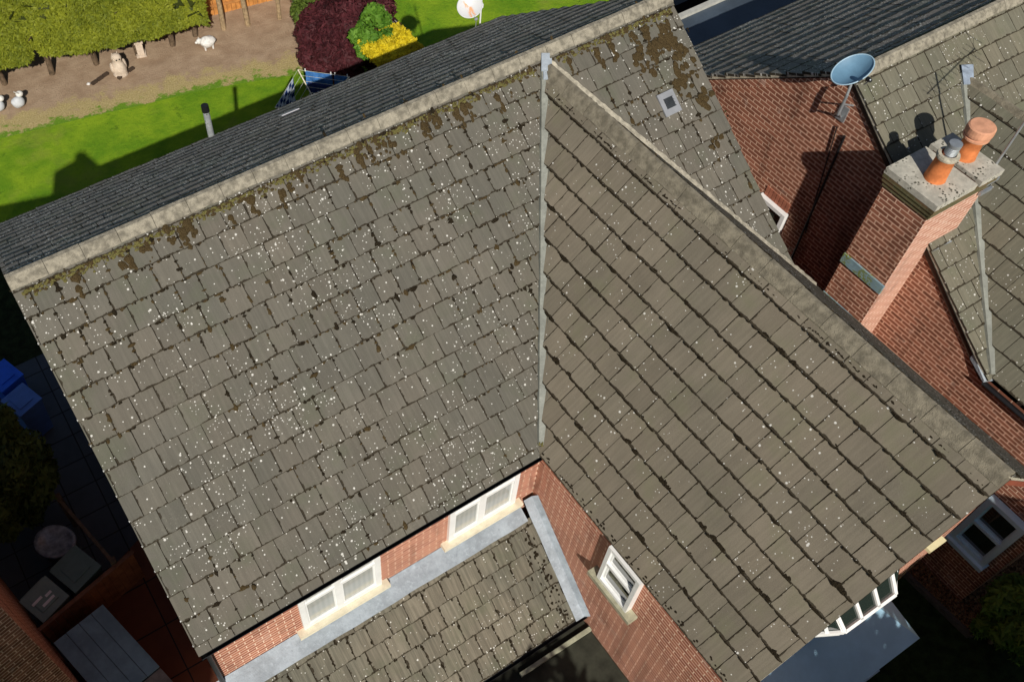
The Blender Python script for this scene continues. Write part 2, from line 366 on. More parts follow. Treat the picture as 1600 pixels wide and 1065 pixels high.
def ridge_tiles(name, parent, A, B, nA, nB, mats, seg=0.46, wing=0.21, seed=0, base=0.078, rise=0.115):
    """angular ridge tiles laid from A to B; nA/nB are the down-slope directions on either side"""
    A = Vector(A); B = Vector(B); d = (B - A).normalized(); n = max(1, round((B - A).length / seg)); L = (B - A).length / n
    nA = Vector(nA).normalized(); nB = Vector(nB).normalized(); up = Vector((0, 0, 1)); mb = MB(); rg = random.Random(seed)
    for i in range(n):
        a = A + d * (i * L + 0.004); b = A + d * ((i + 1) * L - 0.002); rn = rg.random()
        up_i = up * (rise + rg.uniform(-0.006, 0.006)); w1 = wing + rg.uniform(-0.008, 0.008); w2 = wing + rg.uniform(-0.008, 0.008)
        sub = 5
        for s_ in range(sub):
            p = a + (b - a) * (s_ / sub); q = a + (b - a) * ((s_ + 1) / sub)
            def ring(P, jit):
                lo = base * (1 + .25 * mnoise.noise(P * 6)); return [P + nB * w2 + up * lo, P + nB * (w2 * 0.5) + (up_i * .55 + up * base * .5) * jit, P + nB * 0.035 + up_i * .95, P + nA * 0.035 + up_i * .95, P + nA * (w1 * 0.5) + (up_i * .55 + up * base * .5) * jit, P + nA * w1 + up * lo]
            ra = ring(p, 1 + 0.05 * mnoise.noise(p * 3)); rb = ring(q, 1 + 0.05 * mnoise.noise(q * 3))
            for k in range(5): mb.poly([ra[k], ra[k + 1], rb[k + 1], rb[k]], rn=rn, mi=1 if k < 2 else 0)
            for e, o_ in ((ra, rb), (rb, ra)):
                pass
            mb.poly([ra[5], ra[5] - up * 0.05, rb[5] - up * 0.05, rb[5]], rn=rn, mi=0)
            mb.poly([ra[0], ra[0] - up * 0.05, rb[0] - up * 0.05, rb[0]], rn=rn, mi=1)
        for P in (a, b):
            rr = ring(P, 1); mb.poly(rr + [rr[5] - up * 0.05, rr[0] - up * 0.05], rn=rn, mi=0)
    return mb.build(name, mats, parent)

def moss_scatter(name, parent, O, U, V, spots, mats, seed=0, hh0=.053):
    """spots: (u, v, ru, rv, height, mi)"""
    O = Vector(O); U = Vector(U).normalized(); V = Vector(V).normalized(); N = U.cross(V); mb = MB(); rg = random.Random(seed)
    for (u, v, ru, rv, hh, mi) in spots:
        c = O + U * u + V * v + N * hh0
        n, m_ = 9, 3; sd = rg.random() * 50
        rings = []
        for i in range(m_ + 1):
            t = i / m_; rr = math.sin((1 - t) * PI / 2); ht = math.sin(t * PI / 2)
            ring = []
            for j in range(n):
                a = 2 * PI * j / n; k = 1 + 0.42 * mnoise.noise(Vector((math.cos(a) * 1.3 + sd, math.sin(a) * 1.3, 0)))*1.5
                ring.append(c + U * (math.cos(a) * ru * rr * k) + V * (math.sin(a) * rv * rr * k) + N * (hh * ht - 0.012))
            rings.append(ring)
        for A, B in zip(rings[:-1], rings[1:]):
            for j in range(n):
                k = (j + 1) % n; mb.poly([A[j], A[k], B[k], B[j]], rn=rg.random(), mi=mi, sm=True)
        mb.poly(rings[-1], mi=mi)
    return mb.build(name, mats, parent)

def wall_with_openings(mb, axis, const, a0, a1, z0, z1, holes, flip=False, depth=0.1):
    """axis 'x': wall in plane y=const spanning x; axis 'y': plane x=const spanning y. holes (a0,a1,z0,z1)"""
    As = sorted({a0, a1} | {h[0] for h in holes} | {h[1] for h in holes}); Zs = sorted({z0, z1} | {h[2] for h in holes} | {h[3] for h in holes})
    P = (lambda a, z: (a, const, z)) if axis == 'x' else (lambda a, z: (const, a, z))
    for i in range(len(As) - 1):
        for j in range(len(Zs) - 1):
            ca = (As[i] + As[i + 1]) / 2; cz = (Zs[j] + Zs[j + 1]) / 2
            if any(h[0] < ca < h[1] and h[2] < cz < h[3] for h in holes): continue
            q = [P(As[i], Zs[j]), P(As[i + 1], Zs[j]), P(As[i + 1], Zs[j + 1]), P(As[i], Zs[j + 1])]
            mb.poly(q[::-1] if flip else q)
def window(parent, O, A, W, H, N, mats=('pvc', 'glass_dark', 'stone_sill'), mullions=(0.5,), transom=None, depth=0.08, fr=0.07, sill=0.12, sill_over=0.12, label=None, sash=True, pd=None):
    """O lower-left corner on the wall face, A along direction, N outward normal"""
    O = Vector(O); A = Vector(A).normalized(); N = Vector(N).normalized(); Z = Vector((0, 0, 1))
    f = MB()
    def bar(a0, a1, z0, z1, d0, d1, mb, mi=0):
        c = O + A * (a0 + a1) / 2 + Z * (z0 + z1) / 2 + N * (d0 + d1) / 2
        mb.obox(c, A, N, Z, (a1 - a0) / 2, (d1 - d0) / 2, (z1 - z0) / 2, mi)
    bar(0, fr, 0, H, -0.02, depth, f); bar(W - fr, W, 0, H, -0.02, depth, f)
    bar(fr, W - fr, 0, fr, -0.02, depth - 0.002, f); bar(fr, W - fr, H - fr, H, -0.02, depth - 0.002, f)
    xs = [fr] + [W * t for t in mullions] + [W - fr]
    for t in mullions: bar(W * t - fr * 0.55, W * t + fr * 0.55, fr, H - fr, -0.02, depth - 0.004, f)
    zs = [(fr, H - fr)]
    if transom:
        bar(fr, W - fr, transom * H - 0.03, transom * H + 0.03, -0.02, depth - 0.006, f)
        zs = [(fr, transom * H - 0.03), (transom * H + 0.03, H - fr)]
    fo = f.build('window', M[mats[0]], parent, bevel=0.006)
    if label: fo['label'] = label
    cells = []
    for i in range(len(xs) - 1):
        a0 = xs[i] + (0 if i == 0 else fr * 0.55); a1 = xs[i + 1] - (0 if i == len(xs) - 2 else fr * 0.55)
        for z0, z1 in zs: cells.append((a0, a1, z0, z1))
    for a0, a1, z0, z1 in cells:
        if sash:
            g = MB(); s_ = 0.03
            bar(a0, a0 + s_, z0, z1, 0.0, depth * 0.62, g); bar(a1 - s_, a1, z0, z1, 0, depth * 0.62, g)
            bar(a0 + s_, a1 - s_, z0, z0 + s_, 0, depth * 0.6, g); bar(a0 + s_, a1 - s_, z1 - s_, z1, 0, depth * 0.6, g)
            so_ = g.build('sash', M[mats[0]], fo)
        p = MB(); bar(a0 + 0.02, a1 - 0.02, z0 + 0.02, z1 - 0.02, -0.02, pd or depth * 0.38, p); p.build('pane', M[mats[1]], fo)
    if sill:
        s2 = MB(); bar(-sill_over, W + sill_over, -0.09, -0.003, -0.02, depth + sill, s2); s2.build('sill', M[mats[2]], fo, bevel=0.008)
    return fo
def gutter(parent, a, b, out, mat=None, r=0.055, name='gutter'):
    a = Vector(a); b = Vector(b); out = Vector(out).normalized(); mb = MB(); n = 8
    prof = [(out * (r + r * math.cos(t)) + Vector((0, 0, -r * math.sin(t)))) for t in [PI * i / n for i in range(n + 1)]]
    prof2 = [(out * (r + (r - 0.006) * math.cos(t)) + Vector((0, 0, -(r - 0.006) * math.sin(t)))) for t in [PI * i / n for i in range(n + 1)]]
    for i in range(n):
        mb.poly([a + prof[i], b + prof[i], b + prof[i + 1], a + prof[i + 1]], sm=True)
        mb.poly([a + prof2[i + 1], b + prof2[i + 1], b + prof2[i], a + prof2[i]], sm=True)
    for P in (a, b): mb.poly([P + q for q in prof])
    mb.poly([a + prof[0], b + prof[0], b + prof2[0], a + prof2[0]]); mb.poly([a + prof[-1], b + prof[-1], b + prof2[-1], a + prof2[-1]])
    return mb.build(name, mat or M['black'], parent)

# ------------------------------------------------------------------ THE SETTING
ZG = -5.0
def ground_mat():
    m = NT('lawn_grass', 0.9, 0.15); pz = m.pos()
    f = m.noise(pz, 1.1, 5, 0.65); g = m.noise(pz, 9, 4, 0.7); h = m.noise(pz, 60, 3, 0.8)
    c = m.mix(m.step(f, 0.3, 0.7), (0.10, 0.26, 0.007), (0.27, 0.43, 0.016))
    c = m.mix(m.math('MULTIPLY', m.step(g, 0.5, 0.75), 0.5), c, (0.052, 0.19, 0.006))
    c = m.mix(m.math('MULTIPLY', m.step(h, 0.35, 0.8), 0.55), c, (0.32, 0.42, 0.035))
    c = m.mix(m.math('MULTIPLY', m.step(m.noise(pz, .45, 4, .7), .52, .66), .5), c, (.26, .30, .05)); c = m.mix(m.math('MULTIPLY', m.step(m.noise(pz, 2.3, 5, .75), .60, .68), .55), c, (.05, .13, .008))
    m.color(c); m.bump(m.math('ADD', h, g), 0.05, 0.8); return m.m
g = MB(); S = 400
n_ = 2
g.poly([(-S, -S, ZG), (S, -S, ZG), (S, S, ZG), (-S, S, ZG)])
lawn = g.build('lawn', ground_mat()); tag(lawn, 'bright mown garden lawn behind the house', 'lawn', kind='structure')

# soil border at the back of the garden
def soil_mat():
    m = NT('dry_soil', 0.98, 0.1); pz = m.pos(); tl = m.uv('tl'); sx = m.n('ShaderNodeSeparateXYZ'); m.l(tl, sx.inputs[0])
    f = m.noise(pz, 2.2, 5, 0.65); h = m.noise(pz, 26, 4, 0.75); k = m.noise(pz, 70, 3, 0.8)
    soil = m.mix(m.step(f, 0.3, 0.7), (0.31, 0.215, 0.14), (0.42, 0.31, 0.21))
    soil = m.mix(m.math('MULTIPLY', m.step(h, 0.55, 0.8), 0.5), soil, (0.46, 0.36, 0.24))
    dry = m.mix(m.step(h, 0.3, 0.7), (0.33, 0.26, 0.10), (0.52, 0.42, 0.22))
    grass = m.mix(m.step(k, 0.3, 0.7), (0.08, 0.20, 0.012), (0.19, 0.32, 0.03))
    d = m.math('ADD', sx.outputs[0], m.math('MULTIPLY', m.math('SUBTRACT', m.noise(pz, 2.0, 5, 0.75), 0.5), 2.3))
    c = m.mix(m.step(d, 0.55, 0.95), dry, soil)
    c = m.mix(m.step(d, 0.28, 0.02), c, grass)
    m.color(c); m.bump(m.math('ADD', h, f), 0.05, 0.7); return m.m
edge = [(-14, 17.9), (-9, 17.4), (-6, 16.85), (-3.76, 16.3), (-1.85, 15.9), (-0.4, 15.55), (1.07, 15.25), (2.2, 14.9), (3.2, 14.55), (4.3, 14.2), (6.5, 13.9), (6.6, 14.2)]
sm = MB(); N_ = 60
for i in range(len(edge) - 1):
    for s_ in range(6):
        t0, t1 = s_ / 6, (s_ + 1) / 6
        a = [edge[i][k] * (1 - t0) + edge[i + 1][k] * t0 for k in (0, 1)]; b = [edge[i][k] * (1 - t1) + edge[i + 1][k] * t1 for k in (0, 1)]
        ds = [0, 0.3, 0.6, 0.9, 1.2, 8]
        for d0, d1 in zip(ds, ds[1:]):
            sm.poly([(a[0], a[1] + d0, ZG + 0.004), (b[0], b[1] + d0, ZG + 0.004), (b[0], b[1] + d1, ZG + 0.004), (a[0], a[1] + d1, ZG + 0.004)],
                    tl=[(d0, 0), (d0, 0), (d1, 0), (d1, 0)])
soil = sm.build('soil_bed', soil_mat()); tag(soil, 'bare brown earth border under the conifer hedge', 'soil', kind='structure')

def paving_mat(name, a, b, w_=0.6, h_=0.6, joint=(0.02, 0.02, 0.02)):
    m = NT(name, 0.85, 0.25); uv = m.uv(); br = m.n('ShaderNodeTexBrick'); m.l(uv, br.inputs[0])
    br.inputs['Scale'].default_value = 1; br.inputs['Brick Width'].default_value = w_; br.inputs['Row Height'].default_value = h_; br.inputs['Mortar Size'].default_value = 0.012
    br.offset = 0.0; br.inputs['Color1'].default_value = a + (1,); br.inputs['Color2'].default_value = b + (1,); br.inputs['Mortar'].default_value = joint + (1,)
    hs = m.n('ShaderNodeHueSaturation'); m.l(br.outputs[0], hs.inputs['Color']); m.l(m.math('ADD', m.math('MULTIPLY', m.noise(uv, 3, 4), 0.6), 0.7), hs.inputs['Value'])
    m.color(hs.outputs[0]); m.bump(m.math('MULTIPLY', br.outputs['Fac'], -1), 0.008, 0.7); return m.m
M['paving'] = paving_mat('grey_slabs', (0.065, 0.075, 0.085), (0.08, 0.09, 0.10))
M['red_paving'] = paving_mat('terracotta_slabs', (0.17, 0.060, 0.030), (0.14, 0.05, 0.028), 0.9, 0.9)
pv = MB(); pv.poly([(-8.6, -12, ZG + 0.008), (-5.0, -12, ZG + 0.008), (-5.0, 9.4, ZG + 0.008), (-8.6, 9.4, ZG + 0.008)])
tag(pv.build('side_path', M['paving']), 'grey slab path between the two houses', 'path', kind='structure')
pv = MB(); pv.poly([(-12, 9.4, ZG + .004), (-5.0, 9.4, ZG + .004), (-5.0, 12.9, ZG + .004), (-12, 12.6, ZG + .004)])  # dark sheet over the lawn, deep shadow put into its colour
tag(pv.build('shaded_ground', plain('shade_painted_ground', (.02, .028, .010), .95, .1, var=.5, sc_=5, bump=.02)), 'ground darkened with painted deep shade beyond the slab path', 'ground', kind='structure')
pv = MB(); q = [(-7.2, 2.2), (-4.9, 1.1), (-4.9, 4.55), (-5.75, 4.2), (-6.9, 3.9)]
pv.poly([(x, y, ZG + 0.014) for x, y in q]); tag(pv.build('red_patio', M['red_paving']), 'rust red slab patch beside the plank chest', 'paving', kind='structure')
pv = MB(); pv.poly([(11.3, 8.6, ZG + 0.006), (24, 8.6, ZG + 0.006), (24, 12.1, ZG + 0.006), (11.3, 12.1, ZG + 0.006)])
tag(pv.build('rear_patio', paving_mat('pale_slabs', (0.30, 0.32, 0.33), (0.36, 0.37, 0.37))), 'pale slab patio behind the neighbouring house', 'patio', kind='structure')
pv = MB(); pv.poly([(-4.6, -9, ZG + 0.01), (0.12, -9, ZG + 0.01), (0.12, 0.1, ZG + 0.01), (-4.6, 0.1, ZG + 0.01)])
tag(pv.build('front_paving', paving_mat('olive_slabs', (0.14, 0.14, 0.10), (0.17, 0.17, 0.12), 0.45, 0.45)), 'shaded olive paving in front of the lean-to', 'paving', kind='structure')
pv = MB(); pv.poly([(.12, -12, ZG + .006), (14, -12, ZG + .006), (14, -2.2, ZG + .006), (.12, -2.2, ZG + .006)])  # near-black sheet over the lawn, its colour standing in for shade
tag(pv.build('front_garden_ground', plain('shade_painted_turf', (.018, .032, .010), .95, .1, var=.5, sc_=5, bump=.02)), 'turf with shade put into its dark colour in front of the gable', 'ground', kind='structure')
def bark_mat():
    m = NT('bark_mulch', 1.0, 0.05); pz = m.pos(); v = m.n('ShaderNodeTexVoronoi'); v.inputs['Scale'].default_value = 30; m.l(pz, v.inputs['Vector'])
    s2 = m.n('ShaderNodeSeparateColor'); m.l(v.outputs['Color'], s2.inputs[0])
    m.color(m.mix(s2.outputs[0], (0.06, 0.03, 0.015), (0.34, 0.2, 0.1))); m.bump(v.outputs['Distance'], 0.05, 1.0); return m.m
pv = MB(); pv.poly([(6.05, -2.3, ZG + 0.012), (6.12, -4.74, ZG + 0.012), (9.5, -4.94, ZG + 0.012), (9.5, -2.3, ZG + 0.012)])
tag(pv.build('mulch_bed', bark_mat()), 'bark mulch border below the neighbouring window', 'flower bed', kind='structure')
ke = MB()
for a, b in (((6.02, -2.3), (6.10, -4.75)), ((6.10, -4.75), (9.5, -4.95))):
    a = Vector((*a, 0)); b = Vector((*b, 0)); d = (b - a).normalized()
    ke.obox((a + b) / 2 + Vector((0, 0, ZG + 0.05)), d, d.cross(Vector((0, 0, 1))), (0, 0, 1), (b - a).length / 2, 0.04, 0.07)
tag(ke.build('bed_edging', plain('edging', (0.07, 0.06, 0.05), 0.9)), 'low timber board edging the mulch border', 'edging')

# ------------------------------------------------------------------ OUR HOUSE
p = 0.7071; W = 4.0; H = p * W; L = 5.06; RX = 4.92; WF = 3.745; Wc = 2.572; pc = 1.054; F = 3.73; Hc = pc * Wc; yG = Hc / p
ns = math.sqrt(1 + p * p); nw = math.sqrt(1 + pc * pc)
house = thing('brick_house', 'large red brick house with lichen spotted grey tile roofs, filling the middle', 'house', (0, 4, ZG))
roof = MB(); roof.box((-0.3, 3.8, H - 0.5), (0.3, 4.2, H - 0.2)); roof = roof.build('roof', M['deck'], house)
# near slope
vG = yG * ns; vR = W * ns; tB = (2 * Wc - RX) / Wc
left = [(-L, -0.02), (0.0, -0.02), (Wc - 0.03, vG), (Wc - 0.03, vR), (-L, vR)]
right = [(Wc - 0.03, vG), (RX, vG * tB), (RX, vR), (Wc - 0.03, vR)]
tile_slope('near_slope', roof, (0, 0, 0), (1, 0, 0), (0, 1, p), [left, right], M['tile_main'], v0=0.10, u0=0.11, seed=3)
vF = WF * ns
tile_slope('far_slope', roof, (0, W + WF, H - p * WF), (-1, 0, 0), (0, -1, p), [[(-RX, 0), (L, 0), (L, vF), (-RX, vF)]], M['tile_far'], v0=0.0, seed=5, thick=0.042, jitter=1.3)
vC = Wc * nw
tile_slope('wing_left_slope', roof, (0, 0, 0), (0, -1, 0), (1, 0, pc), [[(0.0, -0.02), (F, -0.02), (F + 0.02, vC), (-yG, vC)]], M['tile_wing'], gauge=0.349, v0=-0.02, u0=0.02, seed=7, thick=0.034, jitter=1.0)
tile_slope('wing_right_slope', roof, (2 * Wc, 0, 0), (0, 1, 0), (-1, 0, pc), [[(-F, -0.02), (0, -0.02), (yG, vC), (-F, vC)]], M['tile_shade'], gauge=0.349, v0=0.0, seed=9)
r1 = ridge_tiles('ridge_tiles', roof, (-L, W, H - 0.005), (RX, W, H - 0.005), (0, -1, -p), (0, 1, -p), [M['ridge'], M['ridge_far']], 0.46, 0.16, 1)
r2 = ridge_tiles('ridge_tiles', roof, (Wc, -F, Hc - 0.01), (Wc, yG - 0.1, Hc - 0.01), (-1, 0, -pc), (1, 0, -pc), [M['ridge_wing'], M['ridge_far']], 0.467, 0.205, 2, base=.096, rise=.13)
# verges: bedded mortar under the tile edge and brick gables
vg = MB()
def strip(mb, a, b, w_, dn, th=0.03, mi=0, seg=40, wob=0.006, seed=0):
    a = Vector(a); b = Vector(b); w_ = Vector(w_); dn = Vector(dn)
    for i in range(seg):
        q0 = a + (b - a) * (i / seg); q1 = a + (b - a) * ((i + 1) / seg); k0 = 1 + wob / max(w_.length, 1e-3) * 2 * mnoise.noise(q0 * 7 + Vector((seed, 0, 0))); k1 = 1 + wob / max(w_.length, 1e-3) * 2 * mnoise.noise(q1 * 7 + Vector((seed, 0, 0)))
        p0, p1, p2, p3 = q0, q1, q1 + w_ * k1, q0 + w_ * k0
        mb.hexa([p0 - dn, p1 - dn, p2 - dn, p3 - dn, p0, p1, p2, p3], mi)
strip(vg, (-L + 0.01, 0, 0.02), (-L + 0.01, W, H + 0.02), (0.08, 0, 0), (0, 0, 0.05), seed=1)
strip(vg, (RX - 0.01, 0.1, 0.02 + 0.1 * p), (RX - 0.01, W, H + 0.02), (-0.08, 0, 0), (0, 0, 0.05), seed=2)
strip(vg, (-L + 0.01, W + WF, H - p * WF + .02), (-L + 0.01, W, H + .02), (0.08, 0, 0), (0, 0, 0.05), seed=3)
strip(vg, (RX - 0.01, W + WF, H - p * WF + .02), (RX - 0.01, W, H + .02), (-0.08, 0, 0), (0, 0, 0.05), seed=4)
strip(vg, (0, -F - 0.005, 0.02), (Wc, -F - 0.005, Hc + 0.02), (0, 0.08, 0), (0, 0, 0.05), seed=5)
strip(vg, (2 * Wc, -F - 0.005, 0.02), (Wc, -F - 0.005, Hc + 0.02), (0, 0.08, 0), (0, 0, 0.05), seed=6)
vg.build('verge', M['mortar'], roof)
for i in range(14):
    yy = (0.10 + .331 * i) / ns; ck = MB(); ck.box((-L - .006, yy - .007, yy * p + .035), (-L + .012, yy + .007, yy * p + .058)); ck.build('verge_clip', M['pvc'], roof)
sf = MB()
strip(sf, (0.03, -F + 0.012, -0.04), (Wc, -F + 0.012, Hc - 0.04), (0, 0.1, 0), (0, 0, 0.12))
strip(sf, (2 * Wc - 0.03, -F + 0.012, -0.04), (Wc, -F + 0.012, Hc - 0.04), (0, 0.1, 0), (0, 0, 0.12))
sf.build('fascia', M['soffit'], roof)
# valleys
va = MB(); d = Vector((Wc, yG, Hc)); per = Vector((yG, -Wc, 0)).normalized(); n = 50
for i in range(n):
    for a_, b_, za, zb in ((-0.076, -0.060, 0.075, 0.112), (-0.060, -0.050, 0.112, 0.086), (-0.050, 0.042, 0.086, 0.086), (0.042, 0.051, 0.086, 0.112), (0.051, 0.068, 0.112, 0.075)):
        def P(t, o, z):
            q = d * t; w1 = 0.004 * mnoise.noise(q * 5); return q + per * (o + w1 + 0.006) + Vector((0, 0, z + 0.004 * mnoise.noise(q * 3 + Vector((9, 0, 0)))))
        t0, t1 = (i / n) * 0.985 + 0.012, ((i + 1) / n) * 0.985 + 0.012
        va.poly([P(t0, a_, za), P(t0, b_, zb), P(t1, b_, zb), P(t1, a_, za)][::-1], sm=False)
va.build('valley_trough', M['valley'], roof)
ld = MB(); tp = d + Vector((0, 0, 0.075))
for k, (o0, o1, t0, t1, z) in enumerate(((-0.06, 0.055, 0.965, 1.012, 0.035), (-0.03, 0.085, 0.945, 1.0, 0.02))):
    q = [d * t0 + per * o0, d * t0 + per * o1, d * t1 + per * o1, d * t1 + per * o0]; zz = Vector((0, 0, 0.10 + z))
    ld.hexa([x + zz - Vector((0, 0, 0.015)) for x in q] + [x + zz for x in q])
ld.build('lead_saddle', M['lead'], roof)
# right hand valley: a ragged line of pale mortar where the wing ridge side meets the main slope
vm = MB(); A = Vector((Wc + 0.06, yG - 0.05, Hc)); B = Vector((2 * Wc - 0.05, 0.05, 0.03)); n = 90
def VP(t, o):
    q = A + (B - A) * t; q = Vector((q.x, q.y, 0)) + Vector((0.8, 0.55, 0)).normalized() * o; return Vector((q.x, q.y, max(q.y * p, (2 * Wc - q.x) * pc) + 0.07))
for i in range(n):
    t0, t1 = i / n, (i + 1) / n
    a0 = 0.055 + 0.022 * mnoise.noise(Vector((t0 * 60, 0, 0))); a1 = 0.055 + 0.022 * mnoise.noise(Vector((t1 * 60, 0, 0)))
    vm.poly([VP(t0, -0.045), VP(t1, -0.045), VP(t1, a1), VP(t0, a0)][::-1])
    vm.poly([VP(t0, a0), VP(t1, a1), VP(t1, a1) - Vector((0, 0, .06)), VP(t0, a0) - Vector((0, 0, .06))])
vm.build('valley_mortar', M['mortar'], roof)
# roof vent tile (grey plate with dark grille)
O_ = Vector((0, 0, 0)); U_ = Vector((1, 0, 0)); V_ = Vector((0, 1, p)).normalized(); N_v = U_.cross(V_)
def on_near(u, y, h=0.05): return Vector((u, y, y * p)) + N_v * h
vt = MB(); c = on_near(4.12, 2.845, 0.055); vt.obox(c, U_, V_, N_v, 0.145, 0.17, 0.012)
vto = vt.build('roof_vent', plain('grey_vent', (0.25, 0.26, 0.28), 0.5, var=0.08), roof)
vt = MB(); vt.obox(c + N_v * 0.016, U_, V_, N_v, 0.075, 0.075, 0.006)
for i in range(7): vt.obox(c + N_v * 0.026 + V_ * (-0.07 + i * 0.0233), U_, V_, N_v, 0.08 - (i % 2) * 0.01, 0.004, 0.008)
vt.build('grille', plain('dark_grille', (0.03, 0.035, 0.04), 0.6), vto)
# pale replacement slip on the far slope
U2 = Vector((1, 0, 0)); V2 = Vector((0, -1, p)).normalized(); N2 = Vector((0, p, 1)).normalized()
fs = MB(); fs.obox(Vector((0.0, 6.94, H - p * 2.94)) + N2 * 0.07, U2, V2, N2, 0.16, 0.09, 0.006); fs.build('roof_vent', plain('pale_vent', (0.5, 0.5, 0.55), 0.5, var=0.05), roof)
# soil pipe behind the rear eave
sp = MB(); sp.tube((-1.13, 7.78, -5), (-1.13, 7.78, 0.80), 0.055, n=16); sp = sp.build('soil_pipe', speck_mat('mossy_pipe', (0.30, 0.32, 0.33), (0.05, 0.08, 0.02), 30, 0.5), house)
sc_ = MB(); sc_.tube((-1.13, 7.78, 0.78), (-1.13, 7.78, 0.90), 0.066, 0.062, n=16); sc_.build('pipe_cap', M['black'], sp)
# walls
wl = MB(); x0, x1, y0, y1 = -L + 0.07, RX - 0.07, 0.12, W + WF - 0.15
HW1 = (-3.72, -2.50, -1.40, -0.13); HW2 = (-1.40, -0.24, -1.34, -0.10)
wall_with_openings(wl, 'x', y0, x0, 0.12, ZG, 0.0, [HW1, HW2])
wl.poly([(0.12, y0, ZG), (0.12, -F + 0.22, ZG), (0.12, -F + 0.22, 0.08), (0.12, y0, 0.08)])
wl.poly([(x0, y1, ZG), (x0, y0, ZG), (x0, y0, 0.04), (x0, W, H - 0.06), (x0, y1, H - p * (y1 - W) - 0.06)])
wl.poly([(x1, y0, ZG), (x1, y1, ZG), (x1, y1, H - p * (y1 - W) - 0.06), (x1, W, H - 0.06), (x1, y0, 0.04)])
wl.poly([(x1, y1, ZG), (x0, y1, ZG), (x0, y1, 0.15), (x1, y1, 0.15)])
wl.poly([(0.12, -F + 0.22, ZG), (2 * Wc - 0.12, -F + 0.22, ZG), (2 * Wc - 0.12, -F + 0.22, 0.04), (Wc, -F + 0.22, Hc - 0.08), (0.12, -F + 0.22, 0.04)])
wl.poly([(2 * Wc - 0.12, -F + 0.22, ZG), (2 * Wc - 0.12, 0.4, ZG), (2 * Wc - 0.12, 0.4, 0.05), (2 * Wc - 0.12, -F + 0.22, 0.05)])
wl.build('wall', M['brick'], house)
# reveals of the two openings
for (a, b, c0, c1) in (HW1, HW2):
    rv = MB(); rv.hexa([(a - .01, y0 + .003, c0), (a, y0 + .003, c0), (a, y0 + .15, c0), (a - .01, y0 + .15, c0), (a - .01, y0 + .003, c1), (a, y0 + .003, c1), (a, y0 + .15, c1), (a - .01, y0 + .15, c1)])
    rv.build('window_reveal', M['brick'], house); rv = MB()
    rv.hexa([(b, y0 + .003, c0), (b + .01, y0 + .003, c0), (b + .01, y0 + .15, c0), (b, y0 + .15, c0), (b, y0 + .003, c1), (b + .01, y0 + .003, c1), (b + .01, y0 + .15, c1), (b, y0 + .15, c1)])
    rv.build('window_reveal', M['brick'], house)
window(house, (-3.72, y0, -1.40), (1, 0, 0), 1.22, 1.27, (0, -1, 0), ('pvc', 'glass_blind', 'cream'), (0.47,), 0.62, depth=0.045, fr=0.085, sill=0.07, sill_over=0.10, label='white framed upstairs window farther from the inner corner')
window(house, (-1.40, y0, -1.34), (1, 0, 0), 1.16, 1.24, (0, -1, 0), ('pvc', 'glass_blind', 'cream'), (0.47,), 0.62, depth=0.045, fr=0.085, sill=0.07, sill_over=0.10, label='white framed upstairs window beside the inner corner')
window(house, (0.12, -1.45, -1.24), (0, -1, 0), 0.60, 1.0, (-1, 0, 0), ('pvc', 'glass_dark', 'stone_sill'), (), 0.55, depth=0.11, fr=0.06, sill=0.05, sill_over=0.13, label='small white window in the side wall of the wing')
# front gable window and alarm box
zb0, zb1 = -1.06, -.74
BB = [Vector(q) for q in ((1.78, -3.56, zb0), (2.17, -3.765, zb0), (3.12, -3.765, zb0), (3.38, -3.53, zb0))]; BT = [Vector(q) for q in ((1.72, -3.49, zb1), (2.10, -3.50, zb1), (3.14, -3.50, zb1), (3.40, -3.49, zb1))]
bf = MB()
for i in range(3):
    a, b, c, d_ = BB[i], BB[i + 1], BT[i + 1], BT[i]
    dn_ = Vector((0, 0, .16)); bf.hexa([a - dn_ + Vector((0, .03, 0)), b - dn_ + Vector((0, .03, 0)), b - dn_, a - dn_, a + Vector((0, .03, 0)), b + Vector((0, .03, 0)), b, a])
    nrm_ = (b - a).cross(d_ - a).normalized(); nm = 2 if i == 1 else 1
    def bar3(p0, p1, w_): d3 = (p1 - p0); bf.obox((p0 + p1) / 2 + nrm_ * .012, d3, nrm_.cross(d3), nrm_, d3.length / 2, w_, .018)
    bar3(a, b, .028); bar3(d_, c, .022); bar3(a, d_, .026); bar3(b, c, .026)
    for k in range(1, nm + 1): bar3(a + (b - a) * k / (nm + 1), d_ + (c - d_) * k / (nm + 1), .024)
bfo = bf.build('window', M['pvc'], house); bfo['label'] = 'white canted bay window under the front gable verge'
for i in range(3):
    a, b, c, d_ = BB[i], BB[i + 1], BT[i + 1], BT[i]; nrm_ = (b - a).cross(d_ - a).normalized(); pb = MB(); pb.hexa([a - nrm_ * .012, b - nrm_ * .012, c - nrm_ * .012, d_ - nrm_ * .012, a - nrm_ * .004, b - nrm_ * .004, c - nrm_ * .004, d_ - nrm_ * .004]); pb.build('pane', M['glass_dark'], bfo)
bs = MB(); bs.poly([BB[0] - dn_, BB[1] - dn_, BB[2] - dn_, BB[3] - dn_, Vector((3.38, -3.5, zb0 - .16)), Vector((1.78, -3.5, zb0 - .16))]); bs.build('sill', M['pvc'], bfo)
al = MB(); al.box((2.20, -F - 0.045, 1.40), (2.45, -F + 0.02, 1.45)); al.build('bell_box', plain('pale_yellow_plastic', (0.75, 0.7, 0.42), 0.4, var=0.05), house, bevel=0.01)
